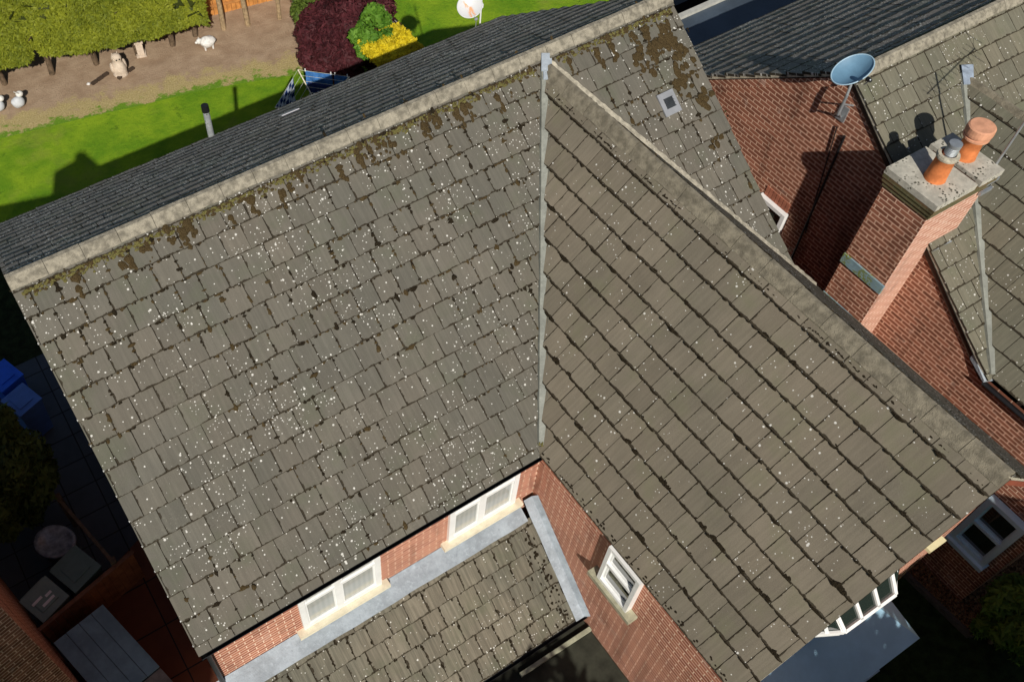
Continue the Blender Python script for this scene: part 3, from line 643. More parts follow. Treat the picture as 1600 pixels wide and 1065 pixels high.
# bay canopy at the front gable; sky blue mixed into its blue-grey colour
cn = MB(); zc = -2.45
cn.poly([(0.9, -F + 0.21, zc + 0.42), (0.75, -4.34, zc), (3.80, -4.34, zc), (3.35, -F + 0.21, zc + 0.42)])
cn.poly([(3.35, -F + 0.21, zc + 0.42), (3.80, -4.34, zc), (3.92, -3.45, zc), (3.92, -F + 0.21, zc)][:2] + [(3.92, -F + 0.21, zc)])
cn.poly([(3.80, -4.34, zc), (0.75, -4.34, zc), (0.75, -4.34, zc - 0.08), (3.80, -4.34, zc - 0.08)])
cn.poly([(3.92, -F + 0.21, zc), (3.80, -4.34, zc), (3.80, -4.34, zc - 0.08), (3.92, -F + 0.21, zc - 0.08)])
cn.poly([(0.9, -F + 0.21, zc + 0.42), (0.75, -F + 0.21, zc), (0.75, -4.34, zc)])
cno = cn.build('bay_canopy', plain('sky_tinted_canopy', (0.34, 0.56, 0.72), 0.35, 0.5, var=0.10, sc_=1.6), house)
bw = MB(); bw.box((1.2, -4.22, ZG), (3.1, -F + 0.21, zc - 0.09)); bwo = bw.build('bay_window', M['brick'], house)
window(house, (1.25, -4.22, -3.9), (1, 0, 0), 1.8, 1.3, (0, -1, 0), ('pvc', 'glass_dark', 'pvc'), (0.34, 0.67), None, depth=0.14, fr=0.07, sill=0.08, sill_over=0.05, label='white bay window under the blue canopy')
# gutters
gutter(house, (-L + 0.02, 0.03, -0.01), (0.06, 0.03, -0.01), (0, -1, 0))
gutter(house, (0.03, 0.02, -0.03), (0.03, -F + 0.05, -0.03), (-1, 0, 0), r=0.012, name='eave_drip')
gutter(house, (-L, W + WF - 0.05, H - p * WF), (RX, W + WF - 0.05, H - p * WF), (0, 1, 0))
dp = MB(); dp.tube((-L + 0.10, 0.06, -0.06), (-L + 0.10, 0.06, ZG), 0.034, n=12); dp.build('downpipe', M['black'], house)
ff = MB(); ff.box((-L + 0.07, 0.05, -0.12), (0.1, 0.118, -0.005)); ff.build('fascia', M['black'], house)
# lean-to
zt, yt, tq = -1.60, -0.131, 0.889; nl = math.sqrt(1 + tq * tq)
lean = MB(); lean.box((-4.9, -1.2, ZG), (0.1, -1.1, -2.75)); lean = lean.build('lean_to', M['brick'], house)
ztop = zt + (0.12 - yt) * tq; yb = -1.44; zb = zt + (yb - yt) * tq; LL = (0.12 - yb) * nl; LF = (-0.108 - yb) * nl
tile_slope('tile_slope', lean, (0, yb, zb - 0.06), (1, 0, 0), (0, 1, tq), [[(-5.3, 0), (0.08, 0), (0.08, LF), (-5.3, LF)]], M['tile_lean'], gauge=0.331, v0=0.02, u0=0.06, seed=21, thick=0.02)
lf = MB()
Vl = Vector((0, 1, tq)).normalized(); Nl = Vector((0, -tq, 1)).normalized()
def lp(x, y, h=0.06): return Vector((x, y, zt + (y - yt) * tq - 0.06)) + Nl * h
wob = lambda x: 0.010 * mnoise.noise(Vector((x * 2.3, 1.7, 0)))
n = 60
for i in range(n):
    xa, xb = -5.15 + 5.0 * i / n, -5.15 + 5.0 * (i + 1) / n
    lf.poly([lp(xa, -0.13 + wob(xa), 0.062), lp(xb, -0.13 + wob(xb), 0.062), (xb, 0.05, -1.50), (xa, 0.05, -1.50)])
    lf.poly([(xa, 0.05, -1.50), (xb, 0.05, -1.50), (xb, 0.112, -1.455), (xa, 0.112, -1.455)])
    lf.poly([lp(xa, -0.13 + wob(xa), 0.062), lp(xa, -0.13 + wob(xa), 0.04), lp(xb, -0.13 + wob(xb), 0.04), lp(xb, -0.13 + wob(xb), 0.062)])
n = 30
for i in range(n):
    ya, yb2 = 0.10 - (0.10 - yb) * i / n, 0.10 - (0.10 - yb) * (i + 1) / n; wa = 0.008 * mnoise.noise(Vector((ya * 4, 0, 0))); wb = 0.008 * mnoise.noise(Vector((yb2 * 4, 0, 0)))
    lf.poly([lp(-0.095 + wa, ya, 0.066), lp(-0.095 + wb, yb2, 0.066), lp(0.05, yb2, 0.072), lp(0.05, ya, 0.072)])
    lf.poly([lp(0.05, ya, 0.072), lp(0.05, yb2, 0.072), lp(0.112, yb2, 0.16), lp(0.112, ya, 0.16)])
lf.build('flashing', M['lead'], lean)
gutter(lean, (-5.2, yb + 0.02, zb - 0.04), (0.10, yb + 0.02, zb - 0.04), (0, -1, 0), r=0.05)
fe = MB(); fe.box((-1.2, -1.66, -3.05), (0.10, -1.60, -2.99)); fe.build('porch_edge', plain('pale_trim', (0.36, 0.36, 0.26), 0.6), lean)
fr2 = MB(); fr2.box((-5.2, -4.2, -3.14), (0.10, -1.2, -3.062)); fr2.build('porch_roof', plain('dark_felt_roof', (.035, .036, .026), .85, .2, var=.35, sc_=2.5), lean)

# moss and debris on the roofs
rg = random.Random(11); sp_ = []
for i in range(1500):                          # olive and brown clumps below the main ridge
    u = rg.uniform(-L + 0.1, RX - 0.1); dd = abs(rg.gauss(0, 0.055))
    if 2.35 < u < 2.75: continue
    s_ = rg.uniform(0.007, 0.022); sp_.append((u, vR - 0.175 - dd * .8, s_ * rg.uniform(0.9, 1.8), s_, s_ * 0.5, 1 if rg.random() < 0.62 else 0))
for i in range(44):
    u = rg.uniform(-L + 0.2, RX - 0.2)
    if 2.3 < u < 2.8: continue
    s_ = rg.uniform(0.03, 0.065); v = vR - rg.uniform(0.18, 0.38); sp_.append((u, v, s_, s_ * rg.uniform(.8, 1.5), s_ * 0.4, 0))
    for k in range(rg.randint(2, 6)): sp_.append((u + rg.uniform(-.04, .04), v - rg.uniform(0, .22), s_ * .6, s_ * rg.uniform(.5, 1.0), s_ * .3, 0))
for i in range(5600):                         # clumps in joints, denser towards the ridge
    r = rg.randint(0, 14)
    if rg.random() > (0.30 + 0.70 * (r / 14) ** 1.4) or mnoise.noise(Vector((u0n := rg.uniform(-L, RX), r * .33, 7)) * .9) < -.12: continue
    u = max(-L + .05, min(RX - .05, u0n)); yy = (0.10 + 0.331 * r)
    if yy / ns < max(0, u) / Wc * yG - 0.15 and u < Wc: continue
    if u > Wc and yy / ns < (2 * Wc - u) / Wc * yG + 0.2: continue
    if rg.random() < 0.55: v = yy + rg.uniform(-0.012, 0.006)
    else:
        k = round((u - 0.11 - (0.1515 if r % 2 else 0)) / 0.303); u = 0.11 + (0.1515 if r % 2 else 0) + k * 0.303 + rg.uniform(-.006, .006); v = yy + rg.uniform(0.0, 0.3)
    s_ = rg.uniform(0.009, 0.021) if rg.random() < 0.94 else rg.uniform(0.022, 0.036)
    el = rg.uniform(1.0, 2.2); hz = rg.random() < 0.5
    sp_.append((u, v, s_ * (el if hz else 1), s_ * (1 if hz else el), s_ * 0.5, 2 if rg.random() < .6 else 0))
for cu, cv, n in ((4.55, vR - 0.55, 46), (4.25, vR - 0.62, 26), (4.5, vR - 1.15, 22), (4.72, vR - 1.62, 14), (4.0, vR - .8, 12), (4.65, vR - 0.9, 18), (4.55, vR - 2.2, 8)):
    for i in range(n):                        # the big patches near the right verge
        s_ = rg.uniform(0.028, 0.062); sp_.append((min(RX - .05, cu + rg.gauss(0, .085)), cv + rg.gauss(0, .12), s_, s_ * rg.uniform(.7, 1.4), s_ * .4, 0))
moss_o = moss_scatter('moss', roof, (0, 0, 0), (1, 0, 0), (0, 1, p), sp_, [M['moss'], M['moss_green'], M['moss_dark']], 4)
moss_o['kind'] = 'stuff'
sp_ = []
for i in range(3400):
    r = rg.randint(1, 10); v = -0.02 + 0.349 * r + rg.uniform(-.014, .002); u = rg.uniform(-yG + 0.1, F - 0.02)
    if v / nw < max(0, -u) / yG * Wc + 0.08: continue
    s_ = rg.uniform(0.006, 0.015) if rg.random() < .97 else rg.uniform(.017, .032)
    sp_.append((u, v, s_ * rg.uniform(1, 3.2), s_, s_ * .6, 2))
for i in range(44):
    r = rg.randint(1, 9); s_ = rg.uniform(.02, .045); u0_ = rg.uniform(-1, F - .1)
    for k in range(3): sp_.append((u0_ + k * s_ * 0.8, -0.02 + .349 * r + rg.uniform(0, .025), s_, s_ * .8, s_ * .5, 2))
for i in range(70): sp_.append((rg.uniform(0, F), 0.02 + abs(rg.gauss(0, .02)), .022, .014, .012, 2))
for i in range(420):
    u = rg.uniform(-yG + .3, F - .05); s_ = rg.uniform(.007, .015); sp_.append((u, vC - .212 + rg.gauss(0, .006), s_ * rg.uniform(1, 2.5), s_, s_ * .6, 2))
moss_w = moss_scatter('moss', roof, (0, 0, 0), (0, -1, 0), (1, 0, pc), sp_, [M['moss'], M['moss_green'], M['moss_dark']], 5, .064); moss_w['kind'] = 'stuff'
sp_ = []
for i in range(620):
    r = rg.randint(0, 5); k = rg.randint(-17, 0); u = 0.06 + (0.1515 if r % 2 else 0) + k * .303 + rg.uniform(-.008, .008); v = 0.02 + .331 * r + rg.uniform(0, .3); s_ = rg.uniform(.007, .016)
    if rg.random() < .4: u += rg.uniform(0, .3); v = 0.02 + .331 * r
    if u < 0 and v < LL - 0.3: sp_.append((u, v, s_ * 1.2, s_ * rg.uniform(1, 2.5), s_ * .6, 2))
for i in range(60): sp_.append((-0.16 - abs(rg.gauss(0, .12)), rg.uniform(0.05, LL - .4), rg.uniform(.012, .026), rg.uniform(.012, .03), .012, 2))
moss_l = moss_scatter('moss', lean, (0, yb, zb - 0.06), (1, 0, 0), (0, 1, tq), sp_, [M['moss'], M['moss_green'], M['moss_dark']], 6); moss_l['kind'] = 'stuff'
sp_ = []
for i in range(900):
    u = rg.uniform(-F, yG - .3); s_ = rg.uniform(.010, .03); sp_.append((u, vC - .24 - abs(rg.gauss(0, .25)), s_ * rg.uniform(1, 2), s_, s_ * .8, rg.choice((0, 2, 2))))
mr = moss_scatter('moss', roof, (2 * Wc, 0, 0), (0, 1, 0), (-1, 0, pc), [q for q in sp_ if q[0] < 0 or q[1] / vC > q[0] / yG + .05], [M['moss'], M['moss_green'], M['moss_dark']], 8); mr['kind'] = 'stuff'
dbr = MB()
for i in range(26): dbr.blob(Vector((0.02 + rg.gauss(0, .025), 0.09 + rg.gauss(0, .03) + i * 0.002, 0.11 + rg.uniform(0, .02))), rg.uniform(.012, .025), 6, 4, .4, i)
dbr = dbr.build('moss', [M['moss_green']], roof); dbr['kind'] = 'stuff'

# ------------------------------------------------------------------ NEIGHBOURING HOUSE
N0 = Vector((6.545, 1.721, 2.231)); yw = -0.0168
ex = Vector((math.cos(yw), math.sin(yw), 0)); ey = Vector((-math.sin(yw), math.cos(yw), 0)); ez = Vector((0, 0, 1))
def G(x, y, z): return N0 + ex * x + ey * y + ez * z
nh = thing('neighbouring_house', 'neighbouring red brick house with twin pot chimney on its gable wall, at the right', 'house', (N0.x + 4, N0.y, ZG))
nr = MB(); nr.obox(G(3, 0, -0.5), ex, ey, ez, 0.3, 0.2, 0.15); nr = nr.build('roof', M['deck'], nh)
an = 1.35; nn = math.sqrt(1 + an * an); xv, yv, zv = 1.90, -0.62, -0.44; vtop = W * ns; vv = (W + yv) * ns
hw = xv - 0.12
XR = 9.0
tile_slope('near_slope', nr, G(0, -W, -H), ex, ey + ez * p, [[(0, 0), (0.12, 0), (xv, vv), (xv, vtop), (0, vtop)], [(xv, vv), (2 * xv - 0.12, 0), (XR, 0), (XR, vtop), (xv, vtop)]], M['tile_nb'], u0=0.0, v0=.1, seed=31)
tile_slope('far_slope', nr, G(0, 4.24, -p * 4.24), -ex, -ey + ez * p, [[(-XR, 0), (0, 0), (0, 4.24 * ns), (-XR, 4.24 * ns)]], M['tile_far'], seed=33, thick=.042, jitter=1.3)
FN = 1.98
tile_slope('wing_left_slope', nr, G(0.12, -W, -H), -ey, ex + ez * an, [[(0, 0), (FN, 0), (FN, hw * nn), (-(W + yv), hw * nn)]], M['tile_nb'], gauge=.349, seed=35, thick=.026)
tile_slope('wing_right_slope', nr, G(2 * xv - 0.12, -W, -H), ey, -ex + ez * an, [[(-FN, 0), (0, 0), ((W + yv), hw * nn), (-FN, hw * nn)]], M['tile_nb'], gauge=.349, seed=37)
ridge_tiles('ridge_tiles', nr, G(0, 0, -0.005), G(XR, 0, -0.005), -ey - ez * p, ey - ez * p, [M['ridge'], M['ridge_far']], .46, .16, 5)
ridge_tiles('ridge_tiles', nr, G(xv, -W - FN, zv - .01), G(xv, yv - .1, zv - .01), -ex - ez * an, ex - ez * an, [M['ridge_wing'], M['ridge_far']], .467, .2, 6)
nvg = MB()
for a, b in ((G(.01, -W, -H + .02), G(.01, 0, .02)), (G(.01, 4.24, -p * 4.24 + .02), G(.01, 0, .02))): strip(nvg, a, b, ex * .08, ez * .05)
nvg.build('verge', M['mortar'], nr)
nf = MB()
strip(nf, G(.03, -W + .1, -H + .02), G(.03, -.02, -.04), ex * .02, ez * .13); nf.build('fascia', plain('dark_brown_board', (0.05, 0.025, 0.015), .7), nr)
nva = MB(); dn = ex * (xv - .12) + ey * (W + yv) + ez * (H + zv); dn0 = G(.12, -W, -H); pern = (ex * (W + yv) - ey * (xv - .12)).normalized(); n = 40
for i in range(n):
    for a_, b_, za, zb_ in ((-.088, -.068, .075, .118), (-.068, -.056, .118, .092), (-.056, .05, .092, .092), (.05, .06, .092, .118), (.06, .08, .118, .075)):
        t0, t1 = i / n, (i + 1) / n
        nva.poly([dn0 + dn * t0 + pern * b_ + ez * zb_, dn0 + dn * t0 + pern * a_ + ez * za, dn0 + dn * t1 + pern * a_ + ez * za, dn0 + dn * t1 + pern * b_ + ez * zb_])
nva.build('valley_trough', M['valley'], nr)
nl_ = MB(); q = [dn0 + dn * .955 - pern * .07, dn0 + dn * .955 + pern * .08, dn0 + dn * 1.02 + pern * .10, dn0 + dn * 1.02 - pern * .08]
nl_.hexa([x + ez * .115 for x in q] + [x + ez * .13 for x in q]); nl_.build('lead_saddle', plain('bright_lead', (0.24, 0.29, 0.36), .5, var=.25, sc_=9), nr)
nwl = MB()
def q4(a, b, c_, d_, mb=None, **k): (mb or nwl).poly([a, b, c_, d_], **k)
nwl.poly([G(.06, 4.1, ZG - N0.z), G(.06, -W - FN, ZG - N0.z), G(.06, -W - FN, -H - .02), G(.06, -W, -H - .02), G(.06, 0, -.09), G(.06, 4.1, -p * 4.1 - .09)])
nwl.poly([G(.06, -W - FN, ZG - N0.z), G(2 * xv - .18, -W - FN, ZG - N0.z), G(2 * xv - .18, -W - FN, -H), G(xv, -W - FN, zv - .1), G(.06, -W - FN, -H)])
nwl.poly([G(2 * xv - .18, -W - FN, ZG - N0.z), G(2 * xv - .18, -W, ZG - N0.z), G(2 * xv - .18, -W, -H), G(2 * xv - .18, -W - FN, -H)])
nwl.poly([G(2 * xv - .18, -W + .1, ZG - N0.z), G(XR, -W + .1, ZG - N0.z), G(XR, -W + .1, -H), G(2 * xv - .18, -W + .1, -H)])
nwl.poly([G(XR - .06, -W + .1, ZG - N0.z), G(XR - .06, 4.1, ZG - N0.z), G(XR - .06, 4.1, -p * 4.1), G(XR - .06, 0, -.09), G(XR - .06, -W + .1, -H)])
nwl.poly([G(XR - .06, 4.1, ZG - N0.z), G(.06, 4.1, ZG - N0.z), G(.06, 4.1, -p * 4.1 - .1), G(XR - .06, 4.1, -p * 4.1 - .1)])
nwl.build('wall', M['brick_nb'], nh)
# corbelled top courses along the far verge
cb = MB(); strip(cb, G(.0, 4.1, -p * 4.1 - .05), G(.0, .1, -.12), ex * .06, ez * .16); cb.build('corbel', M['brick_nb'], nh)
gutter(nh, G(.03, -W + .02, -H - .04), G(.03, -W - FN, -H - .04), -ex, r=.045)
window(nh, G(.06, 0.62, -3.95), -ey, .62, 1.0, -ex, ('pvc', 'glass_dark', 'pvc'), (), .5, depth=.10, fr=.07, sill=.05, sill_over=.03, label='small white window half hidden behind the nearer roof')
wb = window(nh, G(.06, -5.13, -5.95), -ey, .68, 1.35, -ex, ('sky_tint_frame', 'glass_dark', 'sky_tint_frame'), (), .5, depth=.13, fr=.09, sill=.06, sill_over=.03, label='side window with sky-tinted white frame low in the shaded wall')
so2 = MB()
for i in range(7): so2.obox(G(.055, .55 - i * .078, -2.86), ex, ey, ez, .008, .032, .105)
so2.build('soldier_course', plain('soldier_brick', (0.34, 0.12, 0.07), .9), nh)
# valley foot flashing
vf = MB(); vf.hexa([G(-.03, -3.98, -2.86), G(.14, -4.05, -2.86), G(.2, -3.75, -2.72), G(.02, -3.62, -2.72), G(-.03, -3.98, -2.82), G(.14, -4.05, -2.82), G(.2, -3.75, -2.62), G(.02, -3.62, -2.62)])
vf.build('lead_foot', M['lead'], nr)
# chimney
cx0, cx1, cy0, cy1 = -.56, .60, -2.22, -1.46
ch = MB(); zt_ = -0.68
def cbox(mb, x0, x1, y0, y1, z0, z1, mif=0, mil=0):
    P_ = [G(x0, y0, z0), G(x1, y0, z0), G(x1, y1, z0), G(x0, y1, z0), G(x0, y0, z1), G(x1, y0, z1), G(x1, y1, z1), G(x0, y1, z1)]
    mb.poly([P_[i] for i in (3, 2, 1, 0)]); mb.poly([P_[i] for i in (4, 5, 6, 7)])
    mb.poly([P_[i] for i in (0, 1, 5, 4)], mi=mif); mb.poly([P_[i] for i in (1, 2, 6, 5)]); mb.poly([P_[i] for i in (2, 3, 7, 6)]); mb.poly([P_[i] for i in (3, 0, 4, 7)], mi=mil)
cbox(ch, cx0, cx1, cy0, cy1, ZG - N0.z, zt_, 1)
ch = ch.build('chimney', [M['brick_nb'], M['brick_sunlit']], nh)
cc = MB()
for k, e in enumerate((.02, .04, .055)): cbox(cc, cx0 - e, cx1 + e, cy0 - e, cy1 + e, zt_ + .075 * k, zt_ + .075 * (k + 1))
cc.build('corbelled_band', brick_mat('mossy_brick', (0.11, 0.10, 0.045), (0.16, 0.10, 0.05), (0.16, 0.16, 0.09), .006, .4), ch)
zs = zt_ + .225
xm = cx0 + .74
for (a, b) in ((cx0 - .06, xm - .02), (xm + .07, cx1 + .10)):
    sb = MB(); cbox(sb, a, b, cy0 - .06, cy1 + .06, zs, zs + .10); sb.build('chimney_cap', M['concrete'], ch, bevel=.012)
gp = MB(); cbox(gp, xm - .02, xm + .07, cy0 + .02, cy1 - .02, zs - .02, zs + .045); gp.build('mortar_joint', plain('dark_joint', (.06, .035, .025), .9), ch)
zp = zs + .09
def pot(x, y, z, r, h, ang=0):
    mb = MB(); mb.lathe(G(x, y, z), [(r * 1.05, -.02), (r * 1.04, .0), (r * .98, .04), (r * .90, h * .55), (r * .86, h - .06), (r * .95, h - .045), (r * .97, h - .01), (r * .90, h), (r * .7, h), (r * .68, h - .12)], 28)
    return mb.build('chimney_pot', M['terracotta'], ch, weld=True)
pot(-.22, -1.88, zp, .145, .44)
rim = MB(); rim.lathe(G(-.22, -1.88, zp + .42), [(.10, .035), (.14, .03), (.15, .0), (.145, -.03)], 24); rim.build('pot_mortar', M['mortar'], ch)
li = MB(); li.lathe(G(-.20, -1.88, zp + .38), [(.078, 0), (.078, .06)] + [(.078 + .006 * (i % 2), .06 + i * .012) for i in range(12)] + [(.085, .22), (.085, .24), (.0, .245)], 22); li.build('flue_liner', M['steel'], ch)
pot(.46, -1.80, zp, .15, .36)
hc = MB(); hc.lathe(G(.46, -1.80, zp + .34), [(.155, 0), (.175, .02), (.175, .05), (.15, .06), (.15, .075), (.18, .085), (.185, .12), (.18, .20), (.16, .215), (0, .22)], 28); hc.build('pot_hood', M['terracotta_light'], ch)
# lead/lichen steps at the chimney shoulder
wm_ = speck_mat('blue_green_lichen', (0.22, 0.33, 0.38), (0.17, 0.20, 0.03), 40, .75)
for z0_, z1_, e_ in ((-2.30, -2.12, .03), (-3.3, -3.05, .05)):
    ls = MB(); cbox(ls, cx0 - e_, cx0 + .01, cy0 - .01, cy1 + .01, z0_, z1_); ls.build('stone_step', wm_, ch)
lf2 = MB(); lf2.hexa([G(.02, cy0 - .26, -1.80), G(.42, cy0 - .26, -1.80), G(.42, cy0, -1.60), G(.02, cy0, -1.60), G(.02, cy0 - .26, -1.74), G(.42, cy0 - .26, -1.74), G(.42, cy0, -1.52), G(.02, cy0, -1.52)])
lf2.build('lead_apron', M['lead'], ch)
ppe = MB()
ppe.tube(G(.03, -.30, -.95), G(.03, -.52, -6.8), .02, n=8); ppe.tube(G(.035, -.12, -.9), G(.035, -.42, -3.0), .01, n=6)
ppe.build('cable', M['black'], nh)
# flat roofed rear extension
ext = thing('flat_roof_extension', 'dark flat roofed rear extension with pale raised edge, beyond the neighbouring roof', 'extension', (13, 7, ZG))
e = MB(); e.box((8.6, 5.9, ZG), (19, 8.22, -2.47)); e.build('wall', M['brick_nb'], ext)
e = MB(); e.box((8.5, 5.8, -2.466), (19.1, 8.30, -2.40)); e.build('flat_roof', plain('dark_felt', (0.055, 0.075, 0.10), .55, .4, var=.2, sc_=1.2), ext)
e = MB(); e.box((8.5, 8.302, -2.5), (19.1, 8.44, -2.33)); e.build('roof_edge', plain('pale_edge', (.42, .42, .38), .6, var=.15), ext)
# dark outdoor sofa and terracotta planter near the extension
sf2 = thing('garden_sofa', 'dark outdoor sofa on the pale patio beyond the flat roof', 'sofa', (13.6, 10.4, ZG))
s_ = MB(); s_.box((12.9, 9.6, ZG), (15.0, 10.5, ZG + .42)); s_.build('seat', M['black'], sf2, bevel=.03)
s_ = MB(); s_.box((12.9, 10.502, ZG), (15.0, 10.8, ZG + .8)); s_.build('backrest', M['black'], sf2, bevel=.03)

# ------------------------------------------------------------------ satellite dishes, aerial
def dish(name, label, c, nrm, up, ra, rb, face, back, group=None, depth=.09):
    c = Vector(c); nrm = Vector(nrm).normalized(); u = Vector(up); u = (u - nrm * u.dot(nrm)).normalized(); s__ = u.cross(nrm)
    t = thing(name, label, 'satellite dish', tuple(c), group)
    mb = MB(); n, m_ = 40, 8
    def P(i, j, off=0): r = j / m_; a = 2 * PI * i / n; return c + s__ * (math.cos(a) * ra * r) + u * (math.sin(a) * rb * r) + nrm * (depth * r * r - off)
    for i in range(n):
        for j in range(m_):
            q = [P(i, j), P(i, j + 1), P(i + 1, j + 1), P(i + 1, j)]; q2 = [P(i, j, .006), P(i + 1, j, .006), P(i + 1, j + 1, .006), P(i, j + 1, .006)]
            if j == 0: q = q[:3]; q2 = [q2[0], q2[2], q2[3]]
            loc = lambda v: ((v - c).dot(s__), (v - c).dot(u))
            mb.poly(q, uv=[loc(v) for v in q], sm=True, mi=0); mb.poly(q2, sm=True, mi=1)
    mb.build('reflector', [face, back], t, weld=True)
    rm = MB()
    for i in range(n):
        a = P(i, m_); b = P(i + 1, m_); rm.tube(a, b, .009, n=6, cap=False)
    rm.build('rim', back, t)
    return t, c, nrm, u, s__
blue = plain('dish_sky_blue', (0.12, 0.235, 0.34), .5, .4, var=.1, sc_=5); blue_l = plain('pale_blue_rim', (0.32, 0.47, 0.58), .45, .4, var=.05)  # sky reflection on the shaded dish put into its blue colour
t, c, nm, u_, s_ = dish('satellite_dish', 'sky-tinted grey dish bracketed high on the neighbouring brick gable', G(-.16, -.10, .16), (-.42, .10, .85), (.15, .95, .1), .295, .225, blue, blue_l)
mb = MB(); b0 = c - nm * .01; wallp = G(.06, -.12, -.62)
mb.tube(b0, b0 - nm * .10, .022, n=10); mb.tube(b0 - nm * .1, G(-.16, -.16, -.22), .02, n=10); mb.tube(G(-.16, -.16, -.18), G(-.16, -.16, -.55), .022, n=10)
mb.tube(G(-.16, -.16, -.35), G(.06, -.20, -.45), .014, n=8); mb.tube(G(-.16, -.16, -.5), G(.06, -.10, -.75), .014, n=8); mb.tube(G(-.16, -.16, -.5), G(.06, .02, -.78), .014, n=8)
mb.obox(G(.05, -.10, -.66), ex, ey, ez, .012, .08, .13); mb.build('bracket', M['steel'], t)
mb = MB(); a1 = c - u_ * .26; a2 = c - u_ * .42 + nm * .26; mb.tube(a1, a2, .010, n=8); mb.build('feed_arm', M['steel'], t)
mb = MB(); mb.tube(a2 - nm * .02, a2 + (c - a2).normalized() * .08, .028, .035, n=12); mb.build('receiver', M['black'], t)
def rust_mat():
    m = NT('white_dish_rust', .45, .4); uv = m.uv(); sx = m.n('ShaderNodeSeparateXYZ'); m.l(uv, sx.inputs[0])
    f = m.noise(m.scale(uv, (14, 7, 1)), 1.0, 5, .7)
    band = m.step(m.math('ABSOLUTE', m.math('ADD', sx.outputs[0], 0.02)), .075, .035)
    r_ = m.math('MULTIPLY', band, m.step(m.math('ADD', f, m.math('MULTIPLY', sx.outputs[1], -.35)), .46, .58))
    m.color(m.mix(m.math('MULTIPLY', r_, .85), (.60, .61, .62), (.70, .30, .10))); return m.m
t, c, nm, u_, s_ = dish('satellite_dish', 'white dish with orange rust streak on a pole behind the far eave', (4.34, 8.05, .50), (-.35, -.55, .76), (.05, .8, .5), .235, .215, rust_mat(), plain('white_rim', (.62, .63, .63), .4, var=.05), depth=.06)
mb = MB(); mb.tube((4.66, 8.12, -1.1), (4.66, 8.12, .95), .016, n=10); mb.tube((4.66, 8.12, .35), c - nm * .03, .014, n=8); mb.obox((4.66, 8.12, .36), (1, 0, 0), (0, 1, 0), (0, 0, 1), .03, .03, .04); mb.build('pole', M['pvc'], t)
mb = MB(); a1 = c - s_ * 0 - u_ * .15; mb.tube(a1, a1 - u_ * .13 + nm * .12, .008, n=8); mb.tube(a1 - u_ * .13 + nm * .12, a1 - u_ * .13 + nm * .12 + Vector((0, 0, -.3)), .008, n=6); mb.build('feed_arm', M['steel'], t)
mb = MB(); mb.blob(a1 - u_ * .13 + nm * .12, (.04, .03, .03), 8, 6); mb.build('receiver', plain('grey_receiver', (.25, .27, .3), .5), t)
# television aerial strapped to the chimney; its boom crosses at right of frame
ta = thing('television_aerial', 'thin grey television aerial strapped behind the chimney stack', 'aerial', tuple(G(cx1 + .05, cy0 + .1, 1)))
mb = MB(); mb.tube(G(cx1 + .10, cy0 + .08, -1.0), G(cx1 + .10, cy0 + .08, 1.15), .018, n=8); mb.build('mast', M['steel'], ta)
mb = MB(); a = G(cx1 - .25, cy0 - .06, 1.12); b = G(cx1 + 1.05, cy0 + .35, 1.12)
a = G(.34, -2.42, 1.10); b = G(1.62, -1.98, 1.10); mb.tube(a, b, .010, n=8)
dv = (b - a).normalized(); sv = dv.cross(ez).normalized()
for i in range(13):
    q = a + (b - a) * (i / 12.5 + .02); l_ = .13 + .006 * i; mb.tube(q - sv * l_, q + sv * l_, .004, n=5)
mb.build('boom', M['steel'], ta)
mb = MB(); q = b - dv * .06
for sgn in (-1, 1): mb.tube(q, q + ez * .18 * sgn + dv * .08, .004, n=5); mb.tube(q + ez * .18 * sgn + dv * .08 - sv * .2, q + ez * .18 * sgn + dv * .08 + sv * .2, .005, n=5)
mb.build('reflector', M['steel'], ta)
for zz in (-.55, -.75):
    ab = MB(); ab.obox(G(cx1 + .02, cy0 - .03, zz), ex, ey, ez, .12, .02, .03); ab.build('bracket', M['steel'], ta)

